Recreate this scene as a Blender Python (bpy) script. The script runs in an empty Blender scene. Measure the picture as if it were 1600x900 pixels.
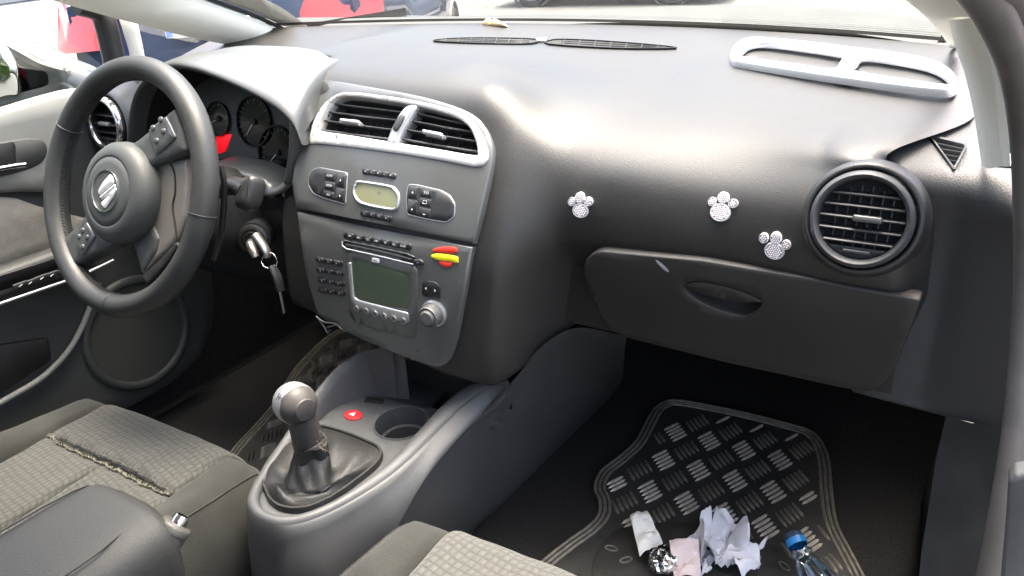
import bpy, bmesh, math, random
import numpy as np
from mathutils import Vector, Matrix, noise
from mathutils.geometry import delaunay_2d_cdt
random.seed(7)
scene = bpy.context.scene
COL = scene.collection
# ------------------------------------------------------------------ camera
CAM = Vector((.717, -.81, 1.0)); FPX = 1230.0
_L = Vector((-2150, -450, 1230)).normalized()
_F = Vector((829, -600, 1230)); _F = (_F - _F.dot(_L)*_L).normalized()
AX, AY = -_L, _F; AZ = AX.cross(AY)
CR = Vector((AX[0], AY[0], AZ[0])); CD = Vector((AX[1], AY[1], AZ[1])); CW = Vector((AX[2], AY[2], AZ[2]))
cd = bpy.data.cameras.new('camera'); cam = bpy.data.objects.new('camera', cd); COL.objects.link(cam)
cd.sensor_width = 36; cd.lens = 36*FPX/1600; cd.clip_start = .01; cd.clip_end = 500
cam.matrix_world = Matrix(((CR.x, -CD.x, -CW.x, CAM.x), (CR.y, -CD.y, -CW.y, CAM.y), (CR.z, -CD.z, -CW.z, CAM.z), (0, 0, 0, 1)))
scene.camera = cam
# ------------------------------------------------------------------ light
SUN_EL, SUN_AZ = math.radians(79), math.radians(5)      # azimuth from +Y (ahead of the car), to the left
world = bpy.data.worlds.new('World'); scene.world = world; world.use_nodes = True
wn = world.node_tree.nodes; wl = world.node_tree.links
sky = wn.new('ShaderNodeTexSky'); sky.sky_type = 'NISHITA'; sky.sun_disc = False
sky.sun_elevation = SUN_EL; sky.sun_rotation = SUN_AZ; sky.dust_density = 9; sky.air_density = 1.0; sky.ozone_density = .6
wl.new(sky.outputs[0], wn['Background'].inputs[0]); wn['Background'].inputs[1].default_value = .15
sd = bpy.data.lights.new('sun', 'SUN'); sd.energy = .6; sd.angle = math.radians(30); sd.color = (1, .97, .93)
so = bpy.data.objects.new('sun', sd); COL.objects.link(so)
sv = Vector((math.sin(SUN_AZ)*math.cos(SUN_EL), math.cos(SUN_AZ)*math.cos(SUN_EL), math.sin(SUN_EL)))
so.rotation_euler = sv.to_track_quat('Z', 'Y').to_euler(); so.location = (0, 3, 6)
vs = scene.view_settings; vs.view_transform = 'Standard'; vs.look = 'None'; vs.gamma = 1; vs.use_curve_mapping = False
vs.exposure = 2.85
scene.cycles.max_bounces = 10; scene.cycles.transparent_max_bounces = 16; scene.cycles.sample_clamp_indirect = 8
# ------------------------------------------------------------------ pixel -> place
def ray(px, py):
    return CW + CR*((px-800)/FPX) + CD*((py-450)/FPX)
def onX(px, py, x): d = ray(px, py); return CAM + d*((x-CAM.x)/d.x)
def onY(px, py, y): d = ray(px, py); return CAM + d*((y-CAM.y)/d.y)
def onZ(px, py, z): d = ray(px, py); return CAM + d*((z-CAM.z)/d.z)
class Plane:
    """flat frame: origin, u right, v up, n towards the viewer"""
    def __init__(s, o, n, up=(0, 0, 1)):
        s.o = Vector(o); s.n = Vector(n).normalized(); s.u = Vector(up).cross(s.n).normalized(); s.v = s.n.cross(s.u)
    def uv(s, px, py):
        d = ray(px, py); p = CAM + d*((s.o-CAM).dot(s.n)/d.dot(s.n)); q = p-s.o
        return (q.dot(s.u), q.dot(s.v))
    def pt(s, u, v, h=0): return s.o + s.u*u + s.v*v + s.n*h
    flat = True
class SurfY:
    """y = f(x, z), seen from -y"""
    flat = False
    def __init__(s, f, y0=0): s.f = f; s.y0 = y0
    def uv(s, px, py):
        y = s.y0
        for k in range(40):
            p = onY(px, py, y); y = .5*y + .5*s.f(p.x, p.z)
        p = onY(px, py, y); return (p.x, p.z)
    def nrm(s, x, z):
        e = .002; return Vector(((s.f(x+e, z)-s.f(x-e, z))/(2*e), -1, (s.f(x, z+e)-s.f(x, z-e))/(2*e))).normalized()
    def pt(s, x, z, h=0):
        p = Vector((x, s.f(x, z), z)); return p + s.nrm(x, z)*h if h else p
class SurfZ:
    """z = f(x, y), seen from above"""
    flat = False
    def __init__(s, f, z0=0): s.f = f; s.z0 = z0
    def uv(s, px, py):
        z = s.z0
        for k in range(60):
            p = onZ(px, py, z); z = .6*z + .4*s.f(p.x, p.y)
        p = onZ(px, py, z); return (p.x, p.y)
    def nrm(s, x, y):
        e = .002; return Vector((-(s.f(x+e, y)-s.f(x-e, y))/(2*e), -(s.f(x, y+e)-s.f(x, y-e))/(2*e), 1)).normalized()
    def pt(s, x, y, h=0):
        p = Vector((x, y, s.f(x, y))); return p + s.nrm(x, y)*h if h else p
class SurfX:
    """x = f(y, z), seen from +x"""
    flat = False
    def __init__(s, f, x0=0): s.f = f; s.x0 = x0
    def uv(s, px, py):
        x = s.x0
        for k in range(40):
            p = onX(px, py, x); x = .5*x + .5*s.f(p.y, p.z)
        p = onX(px, py, x); return (p.y, p.z)
    def nrm(s, y, z):
        e = .002; return Vector((1, -(s.f(y+e, z)-s.f(y-e, z))/(2*e), -(s.f(y, z+e)-s.f(y, z-e))/(2*e))).normalized()
    def pt(s, y, z, h=0):
        p = Vector((s.f(y, z), y, z)); return p + s.nrm(y, z)*h if h else p
def tangent(S, px, py, up=(0, 0, 1)):
    """flat frame touching surface S under a pixel"""
    u, v = S.uv(px, py); p = S.pt(u, v); n = S.n if S.flat else S.nrm(u, v)
    return Plane(p, n, up)
def sm(a, b, x):
    t = min(1, max(0, (x-a)/(b-a))); return t*t*(3-2*t)
def lerp(a, b, t): return a+(b-a)*t
def interp(x, xs, ys): return float(np.interp(x, xs, ys))
def cr(P, n=8, closed=False):
    """Catmull-Rom through points (tuples or Vectors)"""
    P = [Vector(p) for p in P]; N = len(P); out = []
    rng = range(N) if closed else range(N-1)
    for i in rng:
        if closed: a, b, c, d = P[(i-1) % N], P[i], P[(i+1) % N], P[(i+2) % N]
        else: a, b, c, d = P[max(i-1, 0)], P[i], P[i+1], P[min(i+2, N-1)]
        for k in range(n):
            t = k/n
            out.append(.5*((2*b)+(c-a)*t+(2*a-5*b+4*c-d)*t*t+(3*b-a-3*c+d)*t**3))
    if not closed: out.append(P[-1])
    return out
def rpoly(P, r, n=5):
    """polygon with rounded corners; r a number or a list"""
    P = [Vector(p) for p in P]; N = len(P); out = []
    for i in range(N):
        ri = r[i] if isinstance(r, (list, tuple)) else r
        a, b, c = P[i-1], P[i], P[(i+1) % N]
        d1, d2 = (a-b), (c-b); l = min(ri, d1.length*.48, d2.length*.48)
        if l < 1e-7: out.append(b); continue
        p0, p2 = b+d1.normalized()*l, b+d2.normalized()*l
        for k in range(n+1):
            t = k/n; out.append(p0*(1-t)**2+b*2*t*(1-t)+p2*t*t)
    return out
def pxs(S, P): return [S.uv(*p[:2]) for p in P]
# ------------------------------------------------------------------ objects
def root(name, loc, label, cat, group=None, kind=None):
    o = bpy.data.objects.new(name, None); COL.objects.link(o); o.location = loc; o.empty_display_size = .02
    o['label'] = label; o['category'] = cat
    if group: o['group'] = group
    if kind: o['kind'] = kind
    return o
def base_of(o):
    while o.parent: o = o.parent
    return o
def mk(name, verts, faces, mat, parent=None, smooth=40, kind=None, label=None):
    me = bpy.data.meshes.new(name)
    off = base_of(parent).location if parent else Vector((0, 0, 0))
    me.from_pydata([tuple(Vector(v)-off) for v in verts], [], faces)
    return fin(name, me, mat, parent, smooth, kind, label)
def fin(name, me, mat, parent=None, smooth=40, kind=None, label=None):
    bm = bmesh.new(); bm.from_mesh(me); bmesh.ops.remove_doubles(bm, verts=bm.verts, dist=1e-6)
    bmesh.ops.recalc_face_normals(bm, faces=bm.faces); bm.to_mesh(me); bm.free()
    if smooth:
        me.shade_smooth()
        if smooth < 180: me.set_sharp_from_angle(angle=math.radians(smooth))
    o = bpy.data.objects.new(name, me); COL.objects.link(o)
    for m in (mat if isinstance(mat, (list, tuple)) else [mat]): me.materials.append(m)
    if parent: o.parent = parent
    if kind: o['kind'] = kind
    if label: o['label'] = label
    return o
def tag(o, label, cat, group=None, kind=None):
    o['label'] = label; o['category'] = cat
    if group: o['group'] = group
    if kind: o['kind'] = kind
    return o
def copy_of(src, name, loc, parent, rot=None, scale=None):
    c = src.copy(); c.name = name; COL.objects.link(c); c.parent = parent; c.location = loc
    if rot is not None: c.rotation_euler = rot
    if scale is not None: c.scale = scale
    return c
def grid(rows, closed_u=False, closed_v=False):
    """rows: list of equal lists of points"""
    R, Cc = len(rows), len(rows[0]); V = [p for r in rows for p in r]; Fc = []
    for i in range(R if closed_v else R-1):
        for j in range(Cc if closed_u else Cc-1):
            a, b = i*Cc+j, i*Cc+(j+1) % Cc; c, d = ((i+1) % R)*Cc+(j+1) % Cc, ((i+1) % R)*Cc+j
            Fc.append((a, b, c, d))
    return V, Fc
def join(*parts):
    V, Fc = [], []
    for v, f in parts:
        o = len(V); V += list(v); Fc += [tuple(i+o for i in q) for q in f]
    return V, Fc
def tube(path, r, seg=10, closed=False, cap=True, flat=1.0, upv=None):
    """swept tube; r a number or function of 0..1; flat squashes along the frame's second axis"""
    P = [Vector(p) for p in path]; N = len(P); rows = []
    prev = None
    for i in range(N):
        if closed: t = (P[(i+1) % N]-P[i-1]).normalized()
        else: t = (P[min(i+1, N-1)]-P[max(i-1, 0)]).normalized()
        if upv is not None: prev = Vector(upv)
        if prev is None:
            prev = Vector((0, 0, 1)) if abs(t.z) < .9 else Vector((1, 0, 0))
        b = (prev - t*prev.dot(t)).normalized(); a = t.cross(b); prev = b
        rr = r(i/max(1, N-1)) if callable(r) else r
        rows.append([P[i]+(a*math.cos(q)+b*math.sin(q)*flat)*rr for q in (2*math.pi*k/seg for k in range(seg))])
    V, Fc = grid(rows, closed_u=True, closed_v=closed)
    if cap and not closed:
        Fc.append(tuple(range(seg))[::-1]); Fc.append(tuple((N-1)*seg+k for k in range(seg)))
    return V, Fc
def lathe(prof, S, seg=48, su=1, sv=1, close=False):
    """prof: (radius, height along n) round frame S"""
    rows = [[S.pt(r*su*math.cos(a), r*sv*math.sin(a), h) for a in (2*math.pi*k/seg for k in range(seg))] for r, h in prof]
    return grid(rows, closed_u=True, closed_v=close)
def offs(P, d):
    """offset a closed 2D polygon inwards by d"""
    N = len(P); A = sum(P[i-1][0]*P[i][1]-P[i][0]*P[i-1][1] for i in range(N)); s = 1 if A > 0 else -1
    out = []
    for i in range(N):
        a, b, c = Vector(P[i-1]), Vector(P[i]), Vector(P[(i+1) % N])
        e1, e2 = (b-a), (c-b)
        if e1.length < 1e-9: e1 = e2
        if e2.length < 1e-9: e2 = e1
        n1 = Vector((-e1.y, e1.x)).normalized(); n2 = Vector((-e2.y, e2.x)).normalized(); m = n1+n2
        if m.length < 1e-6: m = n1
        m.normalize(); k = max(.4, m.dot(n1)); out.append(b+m*(s*d/k))
    return out
def inside(P, x, y):
    c = False; j = len(P)-1
    for i in range(len(P)):
        if (P[i][1] > y) != (P[j][1] > y) and x < (P[j][0]-P[i][0])*(y-P[i][1])/(P[j][1]-P[i][1])+P[i][0]: c = not c
        j = i
    return c
def clean(P, eps=1e-5):
    out = []
    for p in P:
        p = Vector(p[:2])
        if not out or (p-out[-1]).length > eps: out.append(p)
    while len(out) > 3 and (out[0]-out[-1]).length <= eps: out.pop()
    return out
def patch_geo(outline, S, h=.003, t=.004, bev=.001, holes=(), res=None, hf=None, ht=None):
    """a plate lying on S: top at height h, chamfered rim, walls going down by t (holes: ht)"""
    outline = clean(outline); holes = [clean(q) for q in holes]
    V2, E, H = [], [], []; loops = []
    def addloop(P, hh):
        o = len(V2)
        for p in P: V2.append(Vector(p)); H.append(hh)
        E.extend((o+i, o+(i+1) % len(P)) for i in range(len(P)))
        return list(range(o, o+len(P)))
    lo = addloop(outline, h-bev); loops.append((lo, t))
    if bev: addloop(offs(outline, bev), h)
    inner = offs(outline, bev*2+1e-5)
    for q in holes:
        loops.append((addloop(q, h-bev), ht or t))
        if bev: addloop(offs(q, -bev), h)
    if res:
        xs = [p[0] for p in outline]; ys = [p[1] for p in outline]
        hb = [offs(q, -bev*2) for q in holes]
        i = math.floor(min(xs)/res)
        while i*res < max(xs):
            j = math.floor(min(ys)/res)
            while j*res < max(ys):
                x, y = (i+.5*(j & 1))*res, j*res
                if inside(inner, x, y) and not any(inside(q, x, y) for q in hb): V2.append(Vector((x, y))); H.append(h)
                j += 1
            i += 1
    ov, oe, of, orv, ore, orf = delaunay_2d_cdt(V2, E, [], 1, 1e-7)
    hts = []; idx = {}
    for k, src in enumerate(orv):
        hts.append(H[src[0]] if src else h)
        for s_ in src: idx[s_] = k
    V = []
    for k, p in enumerate(ov):
        V.append(S.pt(p.x, p.y, hts[k] + (hf(p.x, p.y) if hf else 0)))
    Fc = []
    for f in of:
        cx = sum(ov[i].x for i in f)/len(f); cy = sum(ov[i].y for i in f)/len(f)
        if inside(outline, cx, cy) and not any(inside(q, cx, cy) for q in holes): Fc.append(tuple(f))
    for lp, tt in loops:
        o = len(V)
        for i in lp:
            p = V2[i]; V.append(S.pt(p.x, p.y, H[i]-tt + (hf(p.x, p.y) if hf else 0)))
        n = len(lp)
        for k in range(n):
            Fc.append((idx[lp[k]], idx[lp[(k+1) % n]], o+(k+1) % n, o+k))
    return V, Fc
def patch(name, outline, S, mat, parent, **kw):
    sm_ = kw.pop('smooth', 50); kind = kw.pop('kind', None); label = kw.pop('label', None)
    V, Fc = patch_geo(outline, S, **kw)
    return mk(name, V, Fc, mat, parent, sm_, kind, label)
def ppatch(name, P, S, mat, parent, r=0, **kw):
    """patch whose outline is given in photo pixels; r = corner radius in pixels"""
    P = [tuple(p) for p in P]
    Q = rpoly(P, r) if r else [Vector(p) for p in P]
    return patch(name, pxs(S, Q), S, mat, parent, **kw)
def box_geo(S, u0, u1, v0, v1, h0, h1):
    V = [S.pt(u, v, h) for h in (h0, h1) for u, v in ((u0, v0), (u1, v0), (u1, v1), (u0, v1))]
    return V, [(3, 2, 1, 0), (4, 5, 6, 7), (0, 1, 5, 4), (1, 2, 6, 5), (2, 3, 7, 6), (3, 0, 4, 7)]
def text_mesh(txt, size):
    """flat lettering as 2D triangles from Blender's own font"""
    cu = bpy.data.curves.new('t', 'FONT'); cu.body = txt; cu.size = size; cu.align_x = 'CENTER'; cu.align_y = 'CENTER'; cu.resolution_u = 2
    ob = bpy.data.objects.new('t', cu); COL.objects.link(ob)
    dg = bpy.context.evaluated_depsgraph_get(); me = bpy.data.meshes.new_from_object(ob.evaluated_get(dg))
    V = [(v.co.x, v.co.y) for v in me.vertices]; Fc = [tuple(p.vertices) for p in me.polygons]
    bpy.data.objects.remove(ob); bpy.data.curves.remove(cu); bpy.data.meshes.remove(me)
    return V, Fc
def lettering(name, txt, size, S, h, mat, parent, u=0, v=0, rot=0):
    V, Fc = text_mesh(txt, size); c, s = math.cos(rot), math.sin(rot)
    return mk(name, [S.pt(u+x*c-y*s, v+x*s+y*c, h) for x, y in V], Fc, mat, parent, 0)
# ------------------------------------------------------------------ materials
def mat(name, col, rough=.5, metal=0, spec=.5, grain=0, gscale=900, bump2=0, b2scale=40, var=0, vscale=20, coat=0, emit=0, sheen=0, rvar=0, dust=0):
    m = bpy.data.materials.new(name); m.use_nodes = True; nt = m.node_tree; N = nt.nodes; L = nt.links
    b = N['Principled BSDF']; b.inputs['Base Color'].default_value = (*col, 1); b.inputs['Roughness'].default_value = rough
    b.inputs['Metallic'].default_value = metal; b.inputs['Specular IOR Level'].default_value = spec
    if coat: b.inputs['Coat Weight'].default_value = coat; b.inputs['Coat Roughness'].default_value = .05
    if sheen: b.inputs['Sheen Weight'].default_value = sheen; b.inputs['Sheen Roughness'].default_value = .5
    if emit: b.inputs['Emission Color'].default_value = (*col, 1); b.inputs['Emission Strength'].default_value = emit
    tc = N.new('ShaderNodeTexCoord')
    last = None
    if grain:
        v = N.new('ShaderNodeTexVoronoi'); v.inputs['Scale'].default_value = gscale; L.new(tc.outputs['Object'], v.inputs['Vector'])
        bp = N.new('ShaderNodeBump'); bp.inputs['Strength'].default_value = grain; bp.inputs['Distance'].default_value = .0006
        L.new(v.outputs['Distance'], bp.inputs['Height']); last = bp
    if bump2:
        n = N.new('ShaderNodeTexNoise'); n.inputs['Scale'].default_value = b2scale; n.inputs['Detail'].default_value = 4; L.new(tc.outputs['Object'], n.inputs['Vector'])
        bp = N.new('ShaderNodeBump'); bp.inputs['Strength'].default_value = bump2; bp.inputs['Distance'].default_value = .004
        L.new(n.outputs['Fac'], bp.inputs['Height'])
        if last: L.new(last.outputs[0], bp.inputs['Normal'])
        last = bp
    if last: L.new(last.outputs[0], b.inputs['Normal'])
    if var or rvar:
        n = N.new('ShaderNodeTexNoise'); n.inputs['Scale'].default_value = vscale; n.inputs['Detail'].default_value = 6; L.new(tc.outputs['Object'], n.inputs['Vector'])
        if var:
            rp = N.new('ShaderNodeMapRange'); rp.inputs[1].default_value = .3; rp.inputs[2].default_value = .7; rp.inputs[3].default_value = 1-var; rp.inputs[4].default_value = 1+var
            L.new(n.outputs['Fac'], rp.inputs[0])
            mx = N.new('ShaderNodeMix'); mx.data_type = 'RGBA'; mx.blend_type = 'MULTIPLY'; mx.inputs[0].default_value = 1
            mx.inputs[6].default_value = (*col, 1); L.new(rp.outputs[0], mx.inputs[7]); L.new(mx.outputs[2], b.inputs['Base Color'])
            colout = mx.outputs[2]
        if rvar:
            rp = N.new('ShaderNodeMapRange'); rp.inputs[1].default_value = .3; rp.inputs[2].default_value = .7; rp.inputs[3].default_value = rough-rvar; rp.inputs[4].default_value = rough+rvar
            L.new(n.outputs['Fac'], rp.inputs[0]); L.new(rp.outputs[0], b.inputs['Roughness'])
    if dust:
        n2 = N.new('ShaderNodeTexNoise'); n2.inputs['Scale'].default_value = 900; n2.inputs['Detail'].default_value = 1; L.new(tc.outputs['Object'], n2.inputs['Vector'])
        rp = N.new('ShaderNodeMapRange'); rp.inputs[1].default_value = .74; rp.inputs[2].default_value = .80; L.new(n2.outputs['Fac'], rp.inputs[0])
        ml = N.new('ShaderNodeMath'); ml.operation = 'MULTIPLY'; ml.inputs[1].default_value = dust; L.new(rp.outputs[0], ml.inputs[0])
        mx = N.new('ShaderNodeMix'); mx.data_type = 'RGBA'; L.new(ml.outputs[0], mx.inputs[0])
        src = b.inputs['Base Color'].links
        if src: L.new(src[0].from_socket, mx.inputs[6])
        else: mx.inputs[6].default_value = (*col, 1)
        mx.inputs[7].default_value = (.35, .33, .30, 1); L.new(mx.outputs[2], b.inputs['Base Color'])
    return m
M = {}
M['dash'] = mat('dash_soft_plastic', (.0175, .0173, .0165), .43, spec=.60, grain=.32, gscale=1000, var=.12, vscale=8, rvar=.07, dust=.3)
M['paint'] = mat('satin_grey_trim', (.072, .076, .074), .31, spec=.80, bump2=.02, b2scale=60, var=.05, vscale=12, rvar=.05, dust=.1)
M['console'] = mat('console_plastic', (.066, .068, .070), .52, grain=.3, gscale=1100, var=.10, vscale=14, rvar=.06, dust=.2)
M['lower'] = mat('lower_dash_plastic', (.0185, .0175, .017), .5, grain=.35, gscale=900, var=.12, vscale=10, rvar=.05, dust=.2)
M['black'] = mat('black_plastic', (.012, .012, .013), .42, var=.15, vscale=60)
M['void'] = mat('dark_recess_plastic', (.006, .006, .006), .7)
M['slat'] = mat('vent_slat_plastic', (.030, .031, .034), .38, spec=.6)
M['leather'] = mat('wheel_leather', (.031, .032, .030), .46, spec=.5, grain=.35, gscale=600, var=.18, vscale=16, rvar=.06)
M['hub'] = mat('hub_plastic', (.058, .062, .060), .5, grain=.35, gscale=900, var=.06, vscale=20)
M['beige'] = mat('pillar_trim_plastic', (.74, .73, .65), .55, bump2=.02, b2scale=200, var=.03, vscale=8)
M['silver'] = mat('silver_trim', (.50, .51, .52), .30, metal=.75, var=.05, vscale=30)
M['chrome'] = mat('chrome', (.80, .80, .82), .08, metal=1)
M['carpet'] = mat('black_carpet', (.036, .035, .034), 1.0, spec=.1, bump2=1.0, b2scale=900, var=.4, vscale=300, dust=.5)
M['rubber'] = mat('mat_rubber', (.040, .039, .036), .48, spec=.4, grain=.5, gscale=500, var=.2, vscale=60, rvar=.1, dust=.4)
M['white'] = mat('button_print', (.72, .74, .76), .5)
M['btn'] = mat('button_plastic', (.022, .023, .025), .4, var=.1, vscale=80)
M['gaiter'] = mat('gaiter_leatherette', (.020, .020, .020), .50, spec=.4, grain=.5, gscale=420, bump2=.35, b2scale=45, rvar=.08, vscale=30)
M['glassblack'] = mat('cluster_lens', (.01, .01, .011), .12, spec=.35)
# ================================================================== ground and street
def flat_sheet(name, pts, z, m, kind='structure'):
    return mk(name, [(x, y, z) for x, y in pts], [tuple(range(len(pts)))], m, None, 0, kind)
M['asphalt'] = mat('asphalt', (.075, .075, .070), .9, bump2=.4, b2scale=60, var=.2, vscale=3)
M['pave'] = mat('pink_paving', (.17, .125, .105), .9, bump2=.3, b2scale=40, var=.12, vscale=2)
M['line'] = mat('road_paint', (.75, .75, .72), .8, var=.1, vscale=10)
GZ = -.30
tag(flat_sheet('ground', [(-120, -120), (120, -120), (120, 120), (-120, 120)], GZ, M['asphalt']), 'grey asphalt ground around the parked cars', 'ground', kind='structure')
tag(flat_sheet('pavement', [(-1.6, 4.2), (14, 1.0), (14, 40), (-9, 40)], GZ+.004, M['pave']), 'pinkish paving ahead of the car, seen through the windscreen', 'pavement', kind='structure')
# ================================================================== the car's own shell
BODY = root('car_cabin', (0, -.6, GZ), 'pale interior shell of the car: pillars, windscreen, roof and black floor carpet', 'car body')
def zfloor(x, y):
    z = .08 + .42*max(0, y-.60)**1.5
    return z
V, Fc = grid([[Vector((x, y, min(.5, zfloor(x, y)))) for x in (lerp(-.72, .76, i/50) for i in range(51))] for y in (lerp(-1.9, 1.0, k/70) for k in range(71))])
mk('floor_carpet', V, Fc, M['carpet'], BODY, 180)
mk('bulkhead', [(-.76, 1.0, .05), (.76, 1.0, .05), (.76, .66, .80), (-.76, .66, .80)], [(0, 1, 2, 3)], M['carpet'], BODY, 0)
# windscreen
def glass_mat(name, tint, refl=1.0):
    m = bpy.data.materials.new(name); m.use_nodes = True; nt = m.node_tree; N = nt.nodes; L = nt.links; N.clear()
    o = N.new('ShaderNodeOutputMaterial'); t = N.new('ShaderNodeBsdfTransparent'); t.inputs[0].default_value = (*tint, 1)
    g = N.new('ShaderNodeBsdfGlossy'); g.inputs['Roughness'].default_value = .02; g.inputs[0].default_value = (refl, refl, refl, 1)
    mx = N.new('ShaderNodeMixShader'); ge = N.new('ShaderNodeNewGeometry'); dt = N.new('ShaderNodeVectorMath'); dt.operation = 'DOT_PRODUCT'
    L.new(ge.outputs['Incoming'], dt.inputs[0]); L.new(ge.outputs['Normal'], dt.inputs[1])
    def M_(op, a, b=None):
        n = N.new('ShaderNodeMath'); n.operation = op
        for i, q in enumerate((a, b)):
            if q is None: continue
            if isinstance(q, (int, float)): n.inputs[i].default_value = q
            else: L.new(q, n.inputs[i])
        return n.outputs[0]
    f = M_('ADD', M_('MULTIPLY', M_('POWER', M_('SUBTRACT', 1.0, M_('ABSOLUTE', dt.outputs['Value'])), 5.0), .92), .06)
    L.new(f, mx.inputs[0]); L.new(t.outputs[0], mx.inputs[1]); L.new(g.outputs[0], mx.inputs[2]); L.new(mx.outputs[0], o.inputs[0]); return m
M['glass'] = glass_mat('window_glass', (.93, .96, .94))
def yhead(x): return -.24-.10*x*x
rows = []
for k in range(13):
    t = k/12; r = []
    for i in range(31):
        x = lerp(-.655, .655, i/30); xx = x*(1-.12*t)
        r.append(Vector((xx, lerp(.585-.34*x*x-.10*x**4, yhead(xx), t), lerp(.842, 1.20, t)+.05*math.sin(math.pi*t)*1.0)))
    rows.append(r)
V, Fc = grid(rows); mk('windscreen', V, Fc, M['glass'], BODY, 180)
# black printed border along the foot of the glass: solid at the very foot, dots above
M['frit'] = mat('black_glass_print', (.02, .02, .02), .4)
def screen_pt(x, t, off=.004):
    xx = x*(1-.12*t); p = Vector((xx, lerp(.585-.34*x*x-.10*x**4, yhead(xx), t), lerp(.842, 1.20, t)+.05*math.sin(math.pi*t))); return p+Vector((0, -.35, -.9))*off
V, Fc = grid([[screen_pt(lerp(-.65, .65, i/40), t) for i in range(41)] for t in (.0, .006, .012)]); mk('glass_border', V, Fc, M['frit'], BODY, 0)
dv, df = [], []
for j in range(5):
    for i in range(190):
        x = lerp(.30, .645, (i+.5*(j & 1))/190); t = .016+.0068*j; c = screen_pt(x, t); s_ = .00085*(1-.13*j)
        o = len(dv); du = Vector((1, 0, 0)); dvv = (screen_pt(x, t+.01)-screen_pt(x, t)).normalized()
        dv += [c+du*s_, c+dvv*s_, c-du*s_, c-dvv*s_]; df.append((o, o+1, o+2, o+3))
mk('border_dots', dv, df, M['frit'], BODY, 0, kind='stuff')
# roof lining and windscreen header
rows = []
for k in range(15):
    y = lerp(-.30, -1.9, k/14); w = .57 if k else .56
    rows.append([Vector((lerp(-w, w, i/16), y, 1.215+.03*(1-(lerp(-1, 1, i/16))**2)*sm(-.3, -.8, y)-.02*abs(lerp(-1, 1, i/16))**4)) for i in range(17)])
V, Fc = grid(rows); mk('roof_lining', V, Fc, M['beige'], BODY, 180)
V, Fc = grid([[p+Vector((0, 0, .03)) for p in r] for r in rows]); M['bodypaint'] = mat('silver_grey_body_paint', (.42, .42, .40), .3, metal=.5, coat=.6); mk('roof_panel', V, Fc, M['bodypaint'], BODY, 180)
# rear of the cabin: tailgate panel with a window above
mk('rear_panel', [(-.7, -1.9, .05), (.7, -1.9, .05), (.68, -1.9, .85), (-.68, -1.9, .85)], [(0, 1, 2, 3)], M['carpet'], BODY, 0)
# bonnet seen just above the foot of the windscreen
BN = [(380, 30), (560, 29), (700, 27), (800, 23), (900, 17), (1000, 12), (1150, 10), (1300, 16), (1480, 38)]
crest = cr([onY(px, py, .80-.10*((px-900)/550)**2) for px, py in BN], 5)
rows = [[p+Vector((0, -.16, -.012)) for p in crest], [p+Vector((0, -.06, -.004)) for p in crest], crest, [p+Vector((0, .15, -.012)) for p in crest], [p+Vector((0, .6, -.09)) for p in crest], [p+Vector((0, .9, -.30)) for p in crest]]
V, Fc = grid(rows); mk('bonnet', V, Fc, mat('dusty_bonnet', (.055, .057, .051), .65, spec=.3, var=.1, vscale=12), BODY, 180)
# dark cowl between glass and bonnet
rows = [[Vector((x, .60-.34*x*x-.10*x**4+d, .815+e)) for x in (lerp(-.64, .64, i/30) for i in range(31))] for d, e in ((-.07, -.006), (0, 0), (.04, .006), (.12, .002))]
M['cowl'] = mat('cowl_plastic', (.09, .09, .085), .7, var=.2, vscale=30)
V, Fc = grid(rows); mk('cowl', V, Fc, M['cowl'], BODY, 180)
# ------------------------------------------------ pillar trims
def strip(name, A, B, m, parent, bulge=.012, n=8, nb=7, out=(1, 0, 0)):
    """surface between two edge curves, bulging along out"""
    A, B = cr(A, n), cr(B, n); rows = []
    for a, b in zip(A, B):
        rows.append([a.lerp(b, t)+Vector(out)*bulge*math.sin(math.pi*t)**.7 for t in (k/nb for k in range(nb+1))])
    V, Fc = grid(rows); return mk(name, V, Fc, m, parent, 180)
# left windscreen pillar
A = [onX(410, 80, -.655), onX(300, 59, -.66), onX(190, 31, -.66), onX(80, 0, -.655)]
B = [onX(439, 48, -.632), onX(395, 28, -.628), onX(350, 12, -.624), onX(300, -7, -.62)]
A.append(A[-1]+(A[-1]-A[-2])*2.4+Vector((.03, 0, 0))); B.append(B[-1]+(B[-1]-B[-2])*4.2+Vector((.02, 0, 0)))
strip('pillar_trim', A, B, M['beige'], BODY, .022)
V, Fc = tube([b+Vector((-.002, .006, .004)) for b in cr(B, 5)], .0045, 8); mk('glass_seal', V, Fc, M['black'], BODY, 60)
strip('pillar_cover', [b+Vector((-.004, .012, .008)) for b in B], [onX(482, 46, -.60)+Vector((0, .01, 0))]+[b+Vector((.03, .045, .02)) for b in B[1:]], mat('outer_pillar_cover', (.45, .43, .38), .5), BODY, .004)
# left quarter-window post, glass and black door frame
strip('pillar_trim', [onX(184, 24, -.69), onX(193, 52, -.69), onX(203, 92, -.69), onX(200, 150, -.70)], [onX(212, 24, -.685), onX(219, 55, -.685), onX(226, 92, -.685), onX(236, 150, -.69)], M['beige'], BODY, .014)
V, Fc = tube(cr([onX(px, py, -.705) for px, py in ((120, 6), (146, 13), (160, 24), (168, 48), (174, 74), (179, 100), (182, 130))], 5), .020, 12); mk('window_seal', V, Fc, M['black'], BODY, 60)
mk('quarter_glass', [onX(205, 30, -.70), onX(220, 150, -.70), onX(420, 120, -.70), onX(420, 84, -.70)], [(0, 1, 2, 3)], M['glass'], BODY, 0)
# right windscreen pillar
A = [onY(1496, 74, .40), onY(1474, 52, .26), onY(1447, 26, .12), onY(1410, -4, 0.0)]
B = [onY(1500, 76, .36), onY(1496, 40, .16), onY(1524, 28, -.03), onY(1500, -4, -.12)]
A.append(A[-1]+(A[-1]-A[-2])*2.2); B.append(B[-1]+(B[-1]-B[-2])*2.2)
strip('pillar_trim', A, B, M['beige'], BODY, -.010)
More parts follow.
